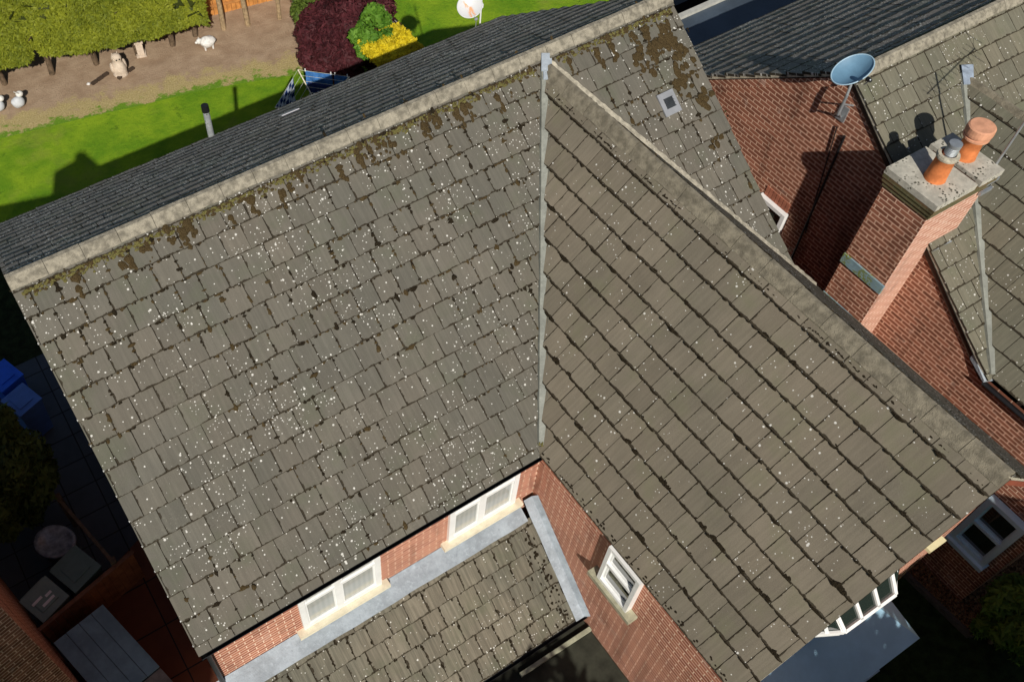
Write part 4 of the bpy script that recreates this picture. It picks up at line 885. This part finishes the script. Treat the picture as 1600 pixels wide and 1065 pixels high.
# ------------------------------------------------------------------ foliage
def leaf_mat(name, dark, light, trans=.25, sc2=2.0):
    m = NT(name, .65, .25); rn = m.attr('rnd'); pz = m.pos(); f = m.noise(pz, sc2, 3)
    c = m.mix(m.math('ADD', m.math('MULTIPLY', rn, .6), m.math('MULTIPLY', m.step(f, .3, .7), .4)), dark, light); m.color(c)
    tr = m.n('ShaderNodeBsdfTranslucent'); m.l(c, tr.inputs[0]); mx = m.n('ShaderNodeMixShader'); mx.inputs[0].default_value = trans
    m.l(m.p.outputs[0], mx.inputs[1]); m.l(tr.outputs[0], mx.inputs[2]); m.l(mx.outputs[0], m.t.nodes['Material Output'].inputs[0]); return m.m
def leaves(name, parent, mat, inside, count, size, elong=2.0, seed=0, up=.3, rnf=None):
    """inside(rg) -> (point, outward normal, brightness rank)"""
    rg = random.Random(seed); V = []; Fc = []; RN = []
    for i in range(count):
        r = inside(rg)
        if r is None: continue
        c, n = r
        d = Vector((rg.gauss(0, 1), rg.gauss(0, 1), rg.gauss(0, 1) )).normalized()
        nn_ = (n + d * .9 + Vector((0, 0, up))).normalized(); a = nn_.orthogonal().normalized(); b = nn_.cross(a); th = rg.uniform(0, 2 * PI)
        x = a * math.cos(th) + b * math.sin(th); y = nn_.cross(x); s = size * rg.uniform(.6, 1.35)
        x = x * s * elong * .5; y = y * s * .5; k = len(V)
        V += [c - x, c - y * .9 + x * .1, c + x, c + y * .9 + x * .1]; Fc.append((k, k + 1, k + 2, k + 3)); RN.append(min(1, max(0, rg.random() if rnf is None else rnf(c, rg))))
    me = bpy.data.meshes.new(name); off = wloc(parent) if parent else Vector((0, 0, 0))
    me.from_pydata([tuple(v - off) for v in V], [], Fc); a_ = me.attributes.new('rnd', 'FLOAT', 'FACE'); a_.data.foreach_set('value', RN)
    me.materials.append(mat); o = bpy.data.objects.new(name, me); C.objects.link(o)
    if parent: o.parent = parent
    return o
def crown_fn(c, r, lumps=14, seed=0, lump=.45, shell=.55):
    rg0 = random.Random(seed); c = Vector(c); r = Vector(r); L_ = []
    for i in range(lumps):
        d = Vector((rg0.gauss(0, 1), rg0.gauss(0, 1), rg0.gauss(0, .8) + .2)).normalized(); k = rg0.uniform(.45, .8)
        L_.append((c + Vector((d.x * r.x, d.y * r.y, d.z * r.z)) * k, lump * rg0.uniform(.7, 1.2)))
    def f(rg):
        q, s = rg.choice(L_); d = Vector((rg.gauss(0, 1), rg.gauss(0, 1), rg.gauss(0, 1))).normalized(); k = rg.uniform(shell, 1) ** .6
        pt = q + Vector((d.x * r.x, d.y * r.y, d.z * r.z)) * s * k
        if pt.z < ZG + .02: return None
        return pt, d
    return f
def trunk(parent, a, b, r0, r1, mat, limbs=0, seed=0, name='trunk'):
    rg = random.Random(seed); mb = MB(); a = Vector(a); b = Vector(b); n = 5; prev = a
    for i in range(n):
        t = (i + 1) / n; q = a + (b - a) * t + Vector((rg.uniform(-1, 1), rg.uniform(-1, 1), 0)) * r0 * .35
        mb.tube(prev, q, r0 + (r1 - r0) * i / n, r0 + (r1 - r0) * t, 9); prev = q
    for i in range(limbs):
        q = a + (b - a) * rg.uniform(.45, .95); d = Vector((rg.uniform(-1, 1), rg.uniform(-1, 1), rg.uniform(.3, 1))).normalized() * (b - a).length * .4; mb.tube(q, q + d, r1 * .8, r1 * .25, 6)
    return mb.build(name, mat, parent)
bark = plain('bark', (.12, .085, .055), .95, .1, var=.4, sc_=14, bump=.01); bark_l = plain('pale_bark', (.33, .24, .14), .95, .1, var=.3, sc_=12, bump=.01)
# conifer hedge, upper left
hg = thing('conifer_hedge', 'broad lime green conifer hedge overhanging the brown soil, upper left', 'hedge', (-2, 18, ZG))
def hedge_fn(rg):
    x = rg.uniform(-9.5, 2.25); yf = 17.05 - .28 * (x + .5) + .25 * mnoise.noise(Vector((x * .8, 3, 0))) + (1.1 * max(0, x - .9)) * .35
    zt_h = -2.35 + .18 * mnoise.noise(Vector((x * .7, 1, 5)))
    if rg.random() < .45:
        z = rg.uniform(-4.15, zt_h); y = yf + (.35 * ((z + 4.15) / 1.8) ** 2) + abs(rg.gauss(0, .07)) + .14 * mnoise.noise(Vector((x * 2.2, z * 2.2, 0))); nn_ = Vector((0, -1, .25))
    else:
        y = rg.uniform(yf + .2, yf + 4.0); z = zt_h - abs(rg.gauss(0, .09)) + .22 * mnoise.noise(Vector((x * 1.3, y * 1.3, 0))); nn_ = Vector((0, -.25, 1))
    if x > 1.9: z -= (x - 1.9) * rg.uniform(.2, .9)
    if mnoise.noise(Vector((x * 1.6 + 4, y * 1.6, z * 1.5))) > .58: return None
    return Vector((x, y, z)), nn_
leaves('crown', hg, leaf_mat('conifer_lime', (.085, .115, .008), (.275, .30, .022), .2, 1.3), hedge_fn, 125000, .046, 2.9, 5, .2)
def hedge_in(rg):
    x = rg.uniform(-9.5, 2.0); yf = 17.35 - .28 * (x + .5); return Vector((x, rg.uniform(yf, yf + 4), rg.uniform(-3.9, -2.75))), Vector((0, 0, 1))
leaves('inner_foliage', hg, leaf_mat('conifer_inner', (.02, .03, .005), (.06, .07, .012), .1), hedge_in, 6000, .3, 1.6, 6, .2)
for i, (tx, ty) in enumerate(((-4.3, 18.6), (-3.1, 18.3), (-1.9, 18.0), (-.75, 17.75), (.35, 17.5), (1.3, 17.35), (2.0, 17.4))):
    trunk(hg, (tx, ty, ZG), (tx, ty + .1, -3.0), .08, .05, bark, 3, i)
# slender bare trunks at the top edge, and a timber fence behind them
for i, (tx, ty, r_, lb) in enumerate(((2.78, 17.24, .075, 'bare brown trunk nearest the white sheep ornament'), (3.42, 17.02, .075, 'bare brown trunk in the middle of the three by the orange fence'), (4.29, 16.8, .065, 'bare brown trunk nearest the pale green gate'))):
    t = thing('bare_tree', lb, 'tree', (tx, ty, ZG), 'bare trunks in front of the orange fence')
    trunk(t, (tx, ty, ZG), (tx - .05, ty + .1, ZG + 3.6), r_, .04, bark_l, 0, 20 + i)
    leaves('crown', t, leaf_mat('conifer_dark', (.03, .05, .008), (.08, .11, .02), .2), crown_fn((tx, ty + .1, ZG + 4.1), (.6, .6, .7), 8, i), 900, .09, 2, i)
fn = thing('orange_fence', 'orange stained board fence behind the bare trunks at the top edge', 'fence', (4, 19.4, ZG))
mb = MB()
for i in range(44): mb.box((.6 + i * .125, 18.32 + .006 * (i % 2) - .17 * i * .125, ZG), (.6 + i * .125 + .118, 18.35 + .006 * (i % 2) - .17 * i * .125, ZG + 1.7), rn=rg.random())
mb.build('boards', plain('orange_timber', (.50, .22, .06), .8, .2, var=.25, sc_=5), fn)
mb = MB()
for zz in (.3, 1.4): mb.obox((3.35, 17.84, ZG + zz), (1, -.17, 0), (.17, 1, 0), (0, 0, 1), 2.7, .02, .04)
mb.build('rails', plain('orange_rail', (.42, .18, .05), .8), fn)
gt = thing('garden_gate', 'pale green painted gate beside the round green bush', 'gate', (4.9, 16.75, ZG))
mb = MB()
for i in range(4): mb.box((4.74 + i * .088, 16.72, ZG + .03), (4.74 + i * .088 + .084, 16.75, ZG + 1.6))
mb.build('boards', plain('pale_green_paint', (.42, .55, .40), .6, var=.1), gt)
mb = MB(); mb.box((4.70, 16.70, ZG), (4.738, 16.77, ZG + 1.7)); mb.box((5.10, 16.70, ZG), (5.138, 16.77, ZG + 1.7)); mb.build('frame', plain('pale_green_frame', (.5, .6, .46), .6), gt)
mb = MB(); mb.box((4.80, 16.69, ZG + .8), (4.90, 16.715, ZG + .83)); mb.build('latch', M['black'], gt)
def shrub(name, label, cat, c, r, mat, count, size, el=2.0, seed=0, lumps=16, lump=.42, tr=bark, fn=None, up=.3, rnf=None):
    t = thing(name, label, cat, (c[0], c[1], ZG)); leaves('crown', t, mat, fn or crown_fn(c, r, lumps, seed, lump), count, size, el, seed, up, rnf)
    trunk(t, (c[0], c[1], ZG), (c[0], c[1], c[2]), .05, .025, tr, 5, seed); return t
shrub('round_bush', 'rounded mid green bush beside the pale green gate', 'bush', (4.75, 15.35, -3.95), (.72, .62, .8), leaf_mat('bush_green', (.035, .065, .008), (.14, .20, .03)), 8000, .065, 1.8, 31)
shrub('maroon_maple', 'spreading dark maroon maple on the lawn behind the far roof', 'tree', (4.86, 13.6, -3.75), (1.4, 1.65, .95), leaf_mat('maroon_leaf', (.022, .006, .008), (.125, .028, .034), .25, 1.2), 42000, .062, 2.6, 33, 30, .36, up=.5)
shrub('laurel_bush', 'bright green leafy bush in front of the maroon maple', 'bush', (4.85, 12.55, -3.05), (.60, .52, .58), leaf_mat('laurel_green', (.035, .12, .008), (.15, .30, .03)), 5200, .085, 1.9, 35, 16, .4)
def yel(rg):
    x = rg.uniform(4.3, 5.5); y0_ = 11.40 - .05 * (x - 4.3) + .07 * mnoise.noise(Vector((x * 4, 0, 0))); y = rg.uniform(y0_, y0_ + 1.1); z = rg.uniform(-4.9, -2.95)
    if rg.random() < .7: z = -2.95 - abs(rg.gauss(0, .08)) + .1 * mnoise.noise(Vector((x * 5, y * 5, 0)))
    else: y = y0_ + abs(rg.gauss(0, .05))
    return Vector((x, y, z)), Vector((0, -.3, 1))
shrub('golden_privet', 'clipped bright yellow privet against the brown fence', 'bush', (4.9, 11.9, -3.6), (.5, .45, .5), leaf_mat('golden', (.38, .30, .01), (.85, .68, .02), .3), 9000, .06, 1.6, 37, fn=yel)
fe = thing('panel_fence', 'brown panel fence with grey capping, running away behind the yellow privet', 'fence', (5.9, 12, ZG))
mb = MB()
for i in range(44): mb.box((5.60, 7.9 + i * .125, ZG + .05), (5.625 + .008 * (i % 2), 7.9 + i * .125 + .12, -3.30))
mb.build('boards', plain('brown_board', (.22, .115, .06), .85, .2, var=.3, sc_=4), fe)
mb = MB(); mb.box((5.56, 7.9, -3.298), (5.68, 13.3, -3.24)); mb.build('capping', plain('grey_cap', (.26, .26, .25), .8, var=.15), fe)
for yy in (13.3, 11.5, 9.7, 7.9):
    mb = MB(); mb.box((5.55, yy, ZG), (5.66, yy + .1, -3.16)); mb.build('post', plain('fence_post', (.3, .24, .17), .85), fe)
for (nx, ny, ln) in ((6.9, 14.9, 1.4),):
    pass
# shade trees standing in front, beyond the lower edge of the photograph
front = [(-11.6, -4.4, 1.5), (-6.6, -8.9, .98), (-3.2, -8.9, .98), (.3, -8.8, 1.0), (3.8, -9.1, .96), (6.9, -8.9, .90), (10.4, -8.9, .9)]  # first tree is added out of view to shade the left house wall
proto = None; lm = leaf_mat('street_tree_leaf', (.03, .06, .01), (.09, .14, .025))
names = ['unseen tree added to shade the left house, first from the left', 'leafy green tree standing in front, the second from the left', 'leafy green tree standing in front, the third from the left', 'leafy green tree standing in front, in the middle of the row', 'leafy green tree standing in front, the third from the right', 'leafy green tree standing in front, the second from the right', 'leafy green tree standing in front, the first from the right']
for i, (x, y, r_) in enumerate(front):
    if proto is None:
        proto = thing('broadleaf_tree', names[0], 'tree', (0, 0, ZG), 'row of trees in the front gardens')
        leaves('crown', proto, lm, crown_fn((0, 0, -0.7), (2.4, 2.2, 3.1), 34, 77, .42), 17000, .22, 1.7, 78); trunk(proto, (0, 0, ZG), (0, 0, -0.5), .2, .1, bark, 7, 79)
        t = proto; kids = list(proto.children)
    else:
        t = proto.copy(); C.objects.link(t); t['label'] = names[i]
        for k in kids: k2 = k.copy(); C.objects.link(k2); k2.parent = t
    t.location = (x, y, ZG); t.rotation_euler = (0, 0, i * 1.1); t.scale = (r_, r_, r_)
# dark shrub by the side path and sunlit-tipped shrub at lower right
shrub('dark_shrub', 'dark green shrub in deep shade beside the blue bins, left edge', 'bush', (-6.85, 6.3, -3.5), (1.15, 1.75, 1.1), leaf_mat('shade_green', (.02, .04, .008), (.10, .15, .03)), 15000, .075, 2.4, 41, 30, .26)
shrub('weeping_conifer', 'feathery conifer with sunlit tips, lower right corner', 'tree', (6.35, -5.0, -4.0), (.75, .62, 1.15), leaf_mat('tip_green', (.03, .075, .015), (.16, .27, .04)), 9000, .075, 2.6, 43, 22, .32)

# ------------------------------------------------------------------ garden ornaments
white_o = plain('white_ornament', (.66, .65, .62), .7, var=.15, sc_=20); stone_o = speck_mat('cast_stone', (.60, .50, .40), (.2, .15, .1), 60, .5)
def ornament_sheep(x, y, s, ang):
    t = thing('sheep_ornament', 'white sheep ornament standing alone on the bare soil', 'ornament', (x, y, ZG)); d = Vector((math.cos(ang), math.sin(ang), 0)); e_ = Vector((-d.y, d.x, 0))
    mb = MB(); mb.blob(Vector((x, y, ZG + .19 * s)), (.20 * s, .155 * s, .15 * s), 18, 12, .12, 3); bo = mb.build('body', white_o, t, weld=True)
    mb = MB(); mb.blob(Vector((x, y, ZG + .27 * s)) + d * .21 * s, (.085 * s, .07 * s, .075 * s), 12, 8, .05, 4); mb.blob(Vector((x, y, ZG + .25 * s)) + d * .29 * s, (.04 * s, .035 * s, .035 * s), 8, 6); mb.build('head', white_o, t, weld=True)
    for sg in (-1, 1):
        mb = MB(); mb.blob(Vector((x, y, ZG + .31 * s)) + d * .2 * s + e_ * .075 * s * sg, (.02 * s, .03 * s, .014 * s), 6, 5); mb.build('ear', white_o, t)
        for sl_ in (-1, 1):
            mb = MB(); q = Vector((x, y, ZG)) + d * .1 * s * sl_ + e_ * .07 * s * sg; mb.tube(q, q + Vector((0, 0, .14 * s)), .022 * s, .028 * s, 8); mb.build('leg', white_o, t)
ornament_sheep(2.08, 16.72, 1.05, PI * .95)
def rabbit(x, y, s, ang, label):
    t = thing('rabbit_ornament', label, 'ornament', (x, y, ZG), 'white rabbit ornaments on the soil'); d = Vector((math.cos(ang), math.sin(ang), 0)); e_ = Vector((-d.y, d.x, 0)); P_ = Vector((x, y, ZG))
    mb = MB(); mb.blob(P_ + Vector((0, 0, .13 * s)), (.15 * s, .12 * s, .13 * s), 14, 10, .08, 1); mb.build('body', plain('grey_white', (.50, .52, .54), .7, var=.1), t, weld=True)
    mb = MB(); mb.blob(P_ + d * .12 * s + Vector((0, 0, .27 * s)), (.085 * s, .075 * s, .07 * s), 12, 8); mb.build('head', white_o, t, weld=True)
    for sg in (-1, 1):
        mb = MB(); q = P_ + d * .09 * s + e_ * .03 * s * sg + Vector((0, 0, .31 * s)); mb.tube(q, q - d * .07 * s + Vector((0, 0, .08 * s)), .018 * s, .008 * s, 7); mb.build('ear', white_o, t)
rabbit(-3.06, 17.22, 1.15, .6, 'white rabbit ornament facing the other one, nearer the owl statue')
rabbit(-3.55, 17.35, 1.15, .3, 'white rabbit ornament cut by the left edge of the view')
t = thing('owl_statue', 'pale stone owl statue behind the row of edging bricks', 'statue', (-.36, 17.0, ZG))
mb = MB(); mb.lathe((-.36, 17.0, ZG), [(0, 0), (.20, .0), (.205, .03), (.19, .06), (.20, .14), (.19, .28), (.145, .40), (.115, .45), (.14, .50), (.14, .56), (.10, .63), (0, .66)], 20, sx=.85); mb.build('body', stone_o, t, weld=True)
for sg in (-1, 1):
    mb = MB(); mb.blob((-.36 + .17 * sg, 17.02, ZG + .26), (.055, .09, .16), 10, 8); mb.build('wing', stone_o, t, weld=True)
    mb = MB(); mb.lathe((-.36 + .04 * sg, 16.87, ZG + .545), [(0.02, 0), (.02, .01), (0, .012)], 10, ax=(0, -1, .2)); mb.build('eye', M['black'], t)
    mb = MB(); mb.tube((-.36 + .06 * sg, 17.05, ZG + .60), (-.36 + .075 * sg, 17.05, ZG + .67), .025, .005, 6); mb.build('ear_tuft', stone_o, t)
t = thing('stone_pedestal', 'pale square stone pedestal half under the hedge', 'pedestal', (.42, 17.45, ZG))
for nm_, prof in (('base', ((.13, .13, 0, .07),)), ('shaft', ((.09, .09, .07, .42),)), ('cap', ((.12, .12, .42, .48),))):
    mb = MB()
    for a, b, z0, z1 in prof: mb.obox((.42, 17.45, ZG + (z0 + z1) / 2), (1, -.3, 0), (.3, 1, 0), (0, 0, 1), a, b, (z1 - z0) / 2)
    mb.build(nm_, stone_o, t, bevel=.01)
brk = [(-1.09, 17.03, 'dark edging brick next to the pale pebble'), (-.90, 17.10, 'dark edging brick, second from the pale pebble'), (-.72, 17.17, 'dark edging brick left of the owl statue'), (-.42, 16.86, 'dark edging brick in front of the owl statue'), (-.25, 16.95, 'dark edging brick just right of the owl statue'), (-.06, 17.0, 'dark edging brick farthest right in the row')]
for x, y, lb in brk:
    mb = MB(); mb.obox((x, y, ZG + .035), (1, .33, 0), (-.33, 1, 0), (0, 0, 1), .085, .045, .03); tag(mb.build('edging_brick', plain('dark_brick', (.055, .035, .022), .9), bevel=.006), lb, 'brick', 'dark bricks set in the soil')
mb = MB(); mb.blob((-1.24, 17.06, ZG + .03), (.05, .04, .035), 10, 7, .2, 2); tag(mb.build('pebble', white_o), 'pale pebble at the end of the dark brick row', 'stone')

# ------------------------------------------------------------------ rotary clothes dryer and washing
rd = thing('clothes_dryer', 'rotary clothes dryer with pale arms and lines on the lawn', 'clothes dryer', (2.75, 11.55, ZG))
hub = Vector((2.75, 11.55, -3.75)); tips = [Vector((2.73, 12.50, -3.2)), Vector((3.62, 11.62, -3.2)), Vector((2.80, 10.65, -3.2)), Vector((1.66, 11.62, -3.2))]
mb = MB(); mb.tube((2.75, 11.55, ZG), (2.75, 11.55, -3.2), .024, n=10); mb.build('pole', M['steel'], rd)
for tp_ in tips: mb = MB(); mb.tube(hub, tp_, .014, n=8); mb.build('arm', M['cream'], rd)
mb = MB()
for fr_ in (1, .86, .72, .58, .44):
    for i in range(4): mb.tube(hub + (tips[i] - hub) * fr_, hub + (tips[(i + 1) % 4] - hub) * fr_, .0035, n=5)
mb.build('lines', plain('line', (.6, .62, .5), .6), rd)
def check_mat():
    m = NT('blue_white_check', .9, .1); uv = m.uv(); c1 = m.n('ShaderNodeTexChecker'); m.l(uv, c1.inputs[0]); c1.inputs['Scale'].default_value = 7.5
    c1.inputs[1].default_value = (.72, .78, .86, 1); c1.inputs[2].default_value = (.012, .035, .15, 1)
    b = m.n('ShaderNodeTexChecker'); m.l(m.scale(uv, (1, 0, 0)), b.inputs[0]); b.inputs['Scale'].default_value = 7.5; b.inputs[1].default_value = (1, 1, 1, 1); b.inputs[2].default_value = (.75, .8, .9, 1)
    m.color(m.mix(1.0, c1.outputs[0], b.outputs[0], 'MULTIPLY')); return m.m
def cloth(name, label, a, b, drop, mat, group=None, sway=(0, 0, 0), seed=0):
    a = Vector(a); b = Vector(b); d = (b - a); nn_ = d.cross(ez).normalized(); mb = MB(); n, m_ = 26, 18; l_ = d.length
    def P(i, j):
        s, t_ = i / n, j / m_; return a + d * s - ez * (drop * t_) + nn_ * (.03 * math.sin(s * 15 + seed) * t_ + .05 * mnoise.noise(Vector((s * 3, t_ * 2, seed))) * (t_ + .15)) + Vector(sway) * t_ - ez * (.02 * math.sin(s * PI))
    for i in range(n):
        for j in range(m_):
            mb.poly([P(i, j), P(i, j + 1), P(i + 1, j + 1), P(i + 1, j)], uv=[(i / n * l_, -j / m_ * drop), (i / n * l_, -(j + 1) / m_ * drop), ((i + 1) / n * l_, -(j + 1) / m_ * drop), ((i + 1) / n * l_, -j / m_ * drop)], sm=True)
    o = mb.build(name, mat, weld=True); md = o.modifiers.new('solid', 'SOLIDIFY'); md.thickness = .006
    return tag(o, label, 'towel', group)
cloth('checked_towel', 'blue and white checked cloth hanging on the clothes dryer', tips[0] + (tips[3] - tips[0]) * .22, tips[0] + (tips[3] - tips[0]) * .97, .70, check_mat())
bl = plain('blue_towel', (.045, .15, .38), .9, .1, var=.25, sc_=12); nv = plain('navy_towel', (.02, .035, .13), .9, .1, var=.4, sc_=30)
cloth('bath_towel', 'plain blue towel nearest the top of the dryer', tips[0] + (tips[1] - tips[0]) * .14, tips[0] + (tips[1] - tips[0]) * .66, .55, bl, seed=2)
cloth('bath_towel', 'small blue towel at the end of the line near the roof edge', tips[0] + (tips[1] - tips[0]) * .70, tips[0] + (tips[1] - tips[0]) * .97, .45, bl, seed=3)
l2 = hub + (tips[0] - hub) * .72; l3 = hub + (tips[1] - hub) * .72
cloth('navy_towel', 'dark navy patterned towel on the inner line of the dryer', l2 + (l3 - l2) * .1, l2 + (l3 - l2) * .75, .5, nv, seed=4)
for k, lb in ((.14, 'white peg at the corner of the blue towel'), (.64, 'white peg between the two blue towels'), (.72, 'white peg holding the small blue towel'), (.96, 'white peg at the outer end of the line')):
    q = tips[0] + (tips[1] - tips[0]) * k; mb = MB(); mb.obox(q + ez * .02, (1, 0, 0), (0, 1, 0), (0, 0, 1), .010, .008, .04); tag(mb.build('clothes_peg', M['pvc']), lb, 'peg', 'pegs on the clothes line')

# ------------------------------------------------------------------ side yard, lower left
def bin_(name, label, x, y, ang, sx, sy, h, body, lid, group=None, handle=True):
    t = thing(name, label, 'bin', (x, y, ZG), group); d = Vector((math.cos(ang), math.sin(ang), 0)); e_ = Vector((-d.y, d.x, 0)); P_ = Vector((x, y, ZG))
    mb = MB(); lo = [P_ + d * sx * .8 * a + e_ * sy * .8 * b for a, b in ((-1, -1), (1, -1), (1, 1), (-1, 1))]; hi = [P_ + d * sx * a + e_ * sy * b + ez * h for a, b in ((-1, -1), (1, -1), (1, 1), (-1, 1))]
    mb.hexa(lo + hi); mb.build('body', body, t, bevel=.02)
    mb = MB(); mb.obox(P_ + ez * (h + .025), d, e_, ez, sx * 1.06, sy * 1.08, .024); lo_ = mb.build('lid', lid, t, bevel=.02)
    mb = MB(); mb.obox(P_ + ez * (h + .058), d, e_, ez, sx * .62, sy * .62, .01); mb.build('lid_panel', lid, lo_, bevel=.006)
    if handle: mb = MB(); mb.tube(P_ - d * sx * .9 + e_ * (sy + .06) + ez * (h - .02), P_ + d * sx * .9 + e_ * (sy + .06) + ez * (h - .02), .016, n=8); mb.build('handle', body, t)
    for sg in (-1, 1): mb = MB(); q = P_ + d * sx * .7 * sg + e_ * sy * .85 + ez * .1; mb.tube(q - d * .03, q + d * .03, .1, n=14); mb.build('wheel', M['black'], t)
    return t
blu = plain('blue_plastic', (.02, .13, .75), .45, .4, var=.1); blu2 = plain('faded_blue_plastic', (.09, .19, .50), .45, .4, var=.1); grn = plain('dark_green_plastic', (.11, .18, .16), .45, .4, var=.1); grn2 = plain('grey_green_plastic', (.22, .31, .28), .45, .4, var=.1)
bin_('wheelie_bin', 'bright blue lidded bin at the left edge above the dark shrub', -6.05, 8.45, .35, .25, .28, 1.0, blu, blu, 'bins in the side passage')
bin_('wheelie_bin', 'faded blue bin with pale streak on the lid, nearer the house wall', -5.93, 7.72, .35, .25, .27, 1.0, blu2, blu2, 'bins in the side passage')
bin_('wheelie_bin', 'dark green square lidded bin beside the timber rail', -6.28, 3.98, .38, .28, .30, .95, grn, grn, 'bins in the side passage')
bin_('wheelie_bin', 'grey green bin with white labels on its lid, left of the square lidded one', -6.92, 3.78, .38, .27, .28, .9, grn2, grn2, 'bins in the side passage')
mb = MB()
d = Vector((math.cos(.38), math.sin(.38), 0)); e_ = Vector((-d.y, d.x, 0))
for a, b, w1 in ((-.1, .05, .1), (.1, .0, .06), (.02, -.1, .12)):
    mb.obox(Vector((-6.92, 3.78, ZG + .975)) + d * a + e_ * b, d, e_, ez, w1, .025, .003)
tag(mb.build('paper_scraps', M['pvc']), 'white paper scraps on the lid of the grey green bin', 'paper')
t = thing('water_tub', 'dull blue rounded tub with a slack cover beside the timber rail', 'tub', (-6.35, 4.75, ZG))
mb = MB(); mb.lathe((-6.42, 4.75, ZG), [(0, 0), (.28, 0), (.33, .5), (.36, .8), (.38, .82)], 26, sx=.8); mb.build('body', plain('slate_plastic', (.10, .13, .19), .45), t, weld=True)
mb = MB(); mb.lathe((-6.42, 4.75, ZG + .8), [(.385, 0), (.37, .04), (.30, .0), (.15, -.04), (0, -.05)], 26, sx=.8); mb.build('cover', plain('grey_clear_film', (.22, .27, .32), .25, .6, var=.4, sc_=9), t, weld=True)
rail_m = plain('grey_timber', (.11, .085, .06), .95, .1, var=.3, sc_=9)
t = thing('timber_rail', 'weathered timber rail fence between the bins and the path', 'fence', (-5.9, 4.6, ZG))
mb = MB(); mb.obox((-5.88, 4.55, -3.95), (.22, -.97, 0), (.97, .22, 0), (0, 0, 1), .86, .03, .05); mb.build('rail', rail_m, t, bevel=.008)
for x, y in ((-5.68, 3.72), (-6.05, 5.35)): mb = MB(); mb.box((x - .05, y - .05, ZG), (x + .05, y + .05, -3.85)); mb.build('post', rail_m, t, bevel=.01)
t = thing('low_fence', 'rust brown board fence between the bins and the plank chest', 'fence', (-6.2, 3.5, ZG))
mb = MB(); fd = Vector((.97, .24, 0)).normalized(); fo_ = Vector((-7.15, 3.28, 0))
for i in range(14): mb.obox(fo_ + fd * (.07 + i * .132) + ez * (ZG + .52), fd, (-fd.y, fd.x, 0), ez, .0635, .010 + .003 * (i % 2), .50)
mb.build('boards', plain('rust_board', (.24, .095, .04), .85, .15, var=.3, sc_=5), t)
mb = MB(); mb.obox(fo_ + fd * .93 + ez * (ZG + 1.03), fd, (-fd.y, fd.x, 0), ez, .95, .035, .014); mb.build('capping', plain('rust_cap', (.17, .08, .045), .85), t)
t = thing('storage_chest', 'long blue grey chest with planked lid in the shaded yard, bottom left', 'chest', (-6.3, 2.2, ZG))
o_ = Vector((-6.10, 3.08, 0)); dx = Vector((-.965, -.19, 0)).normalized(); dy = Vector((.26, -.965, 0)).normalized()
mb = MB(); c_ = o_ + dx * .46 + dy * .95; mb.obox(c_ + ez * (ZG + .5), dx, dy, ez, .44, .93, .5); mb.build('body', plain('chest_side', (.10, .13, .14), .8, var=.2), t)
mb = MB()
for i in range(4): mb.obox(o_ + dx * (.12 + i * .235) + dy * .72 + ez * (-3.92), dx, dy, ez, .113, .74, .015)
mb.build('lid', plain('blue_grey_planks', (.18, .29, .35), .7, var=.18, sc_=3), t, bevel=.004)
mb = MB(); mb.obox(o_ + dx * .47 + dy * 1.72 + ez * (-3.95), dx, dy, ez, .46, .24, .012); mb.build('shelf', plain('grey_shelf', (.22, .21, .19), .8), t)

# house to the left: front wall corner at the bottom left of the view, the rest beyond the frame
oh = thing('left_house', 'dark red brick house with shaded front wall at the bottom left corner', 'house', (-10, 4, ZG))
K = Vector((-6.78, 1.55, 0)); fx = Vector((-.975, -.22, 0)).normalized(); fy = Vector((-.22, .975, 0)).normalized()
def Q(a, b, z): return K + fx * a + fy * b + ez * z
mb = MB(); D = 5.6; WD = 9; EZ = .9; RZ = 2.8
mb.poly([Q(WD, 0, ZG), Q(0, 0, ZG), Q(0, 0, EZ), Q(WD, 0, EZ)], uv=[(WD, ZG), (0, ZG), (0, EZ), (WD, EZ)])
mb.poly([Q(0, 0, ZG), Q(0, D, ZG), Q(0, D, EZ), Q(0, D / 2, RZ), Q(0, 0, EZ)], uv=[(0, ZG), (D, ZG), (D, EZ), (D / 2, RZ), (0, EZ)])
mb.poly([Q(0, D, ZG), Q(WD, D, ZG), Q(WD, D, EZ), Q(0, D, EZ)]); mb.poly([Q(WD, D, ZG), Q(WD, 0, ZG), Q(WD, 0, EZ), Q(WD, D / 2, RZ), Q(WD, D, EZ)])
mb.build('wall', M['brick_nb'], oh)
lr = MB(); lr.obox(Q(4, D / 2, 2.3), fx, fy, ez, .3, .2, .1); lr = lr.build('roof', M['deck'], oh)
ph = (RZ - EZ) / (D / 2); nh_ = math.sqrt(1 + ph * ph); sl_ = (D / 2) * nh_ + .1
tile_slope('near_slope', lr, Q(WD + .1, -.05, EZ - .04), -fx, fy + ez * ph, [[(0, 0), (WD + .15, 0), (WD + .15, sl_), (0, sl_)]], M['tile_main'], seed=51)
tile_slope('far_slope', lr, Q(-.05, D + .05, EZ - .04), fx, -fy + ez * ph, [[(0, 0), (WD + .15, 0), (WD + .15, sl_), (0, sl_)]], M['tile_far'], seed=52)
ridge_tiles('ridge_tiles', lr, Q(-.05, D / 2, RZ), Q(WD + .1, D / 2, RZ), -fy - ez * ph, fy - ez * ph, [M['ridge'], M['ridge_far']], seed=9)
mb = MB(); mb.obox(Q(.22, 1.7, 2.4), fx, fy, ez, .46, .42, 1.75); mb.build('chimney', M['brick_nb'], oh)
mb = MB(); mb.lathe(Q(.22, 1.7, 4.15), [(.15, 0), (.13, .4), (.15, .42), (.1, .43)], 16); mb.build('chimney_pot', M['terracotta'], oh)
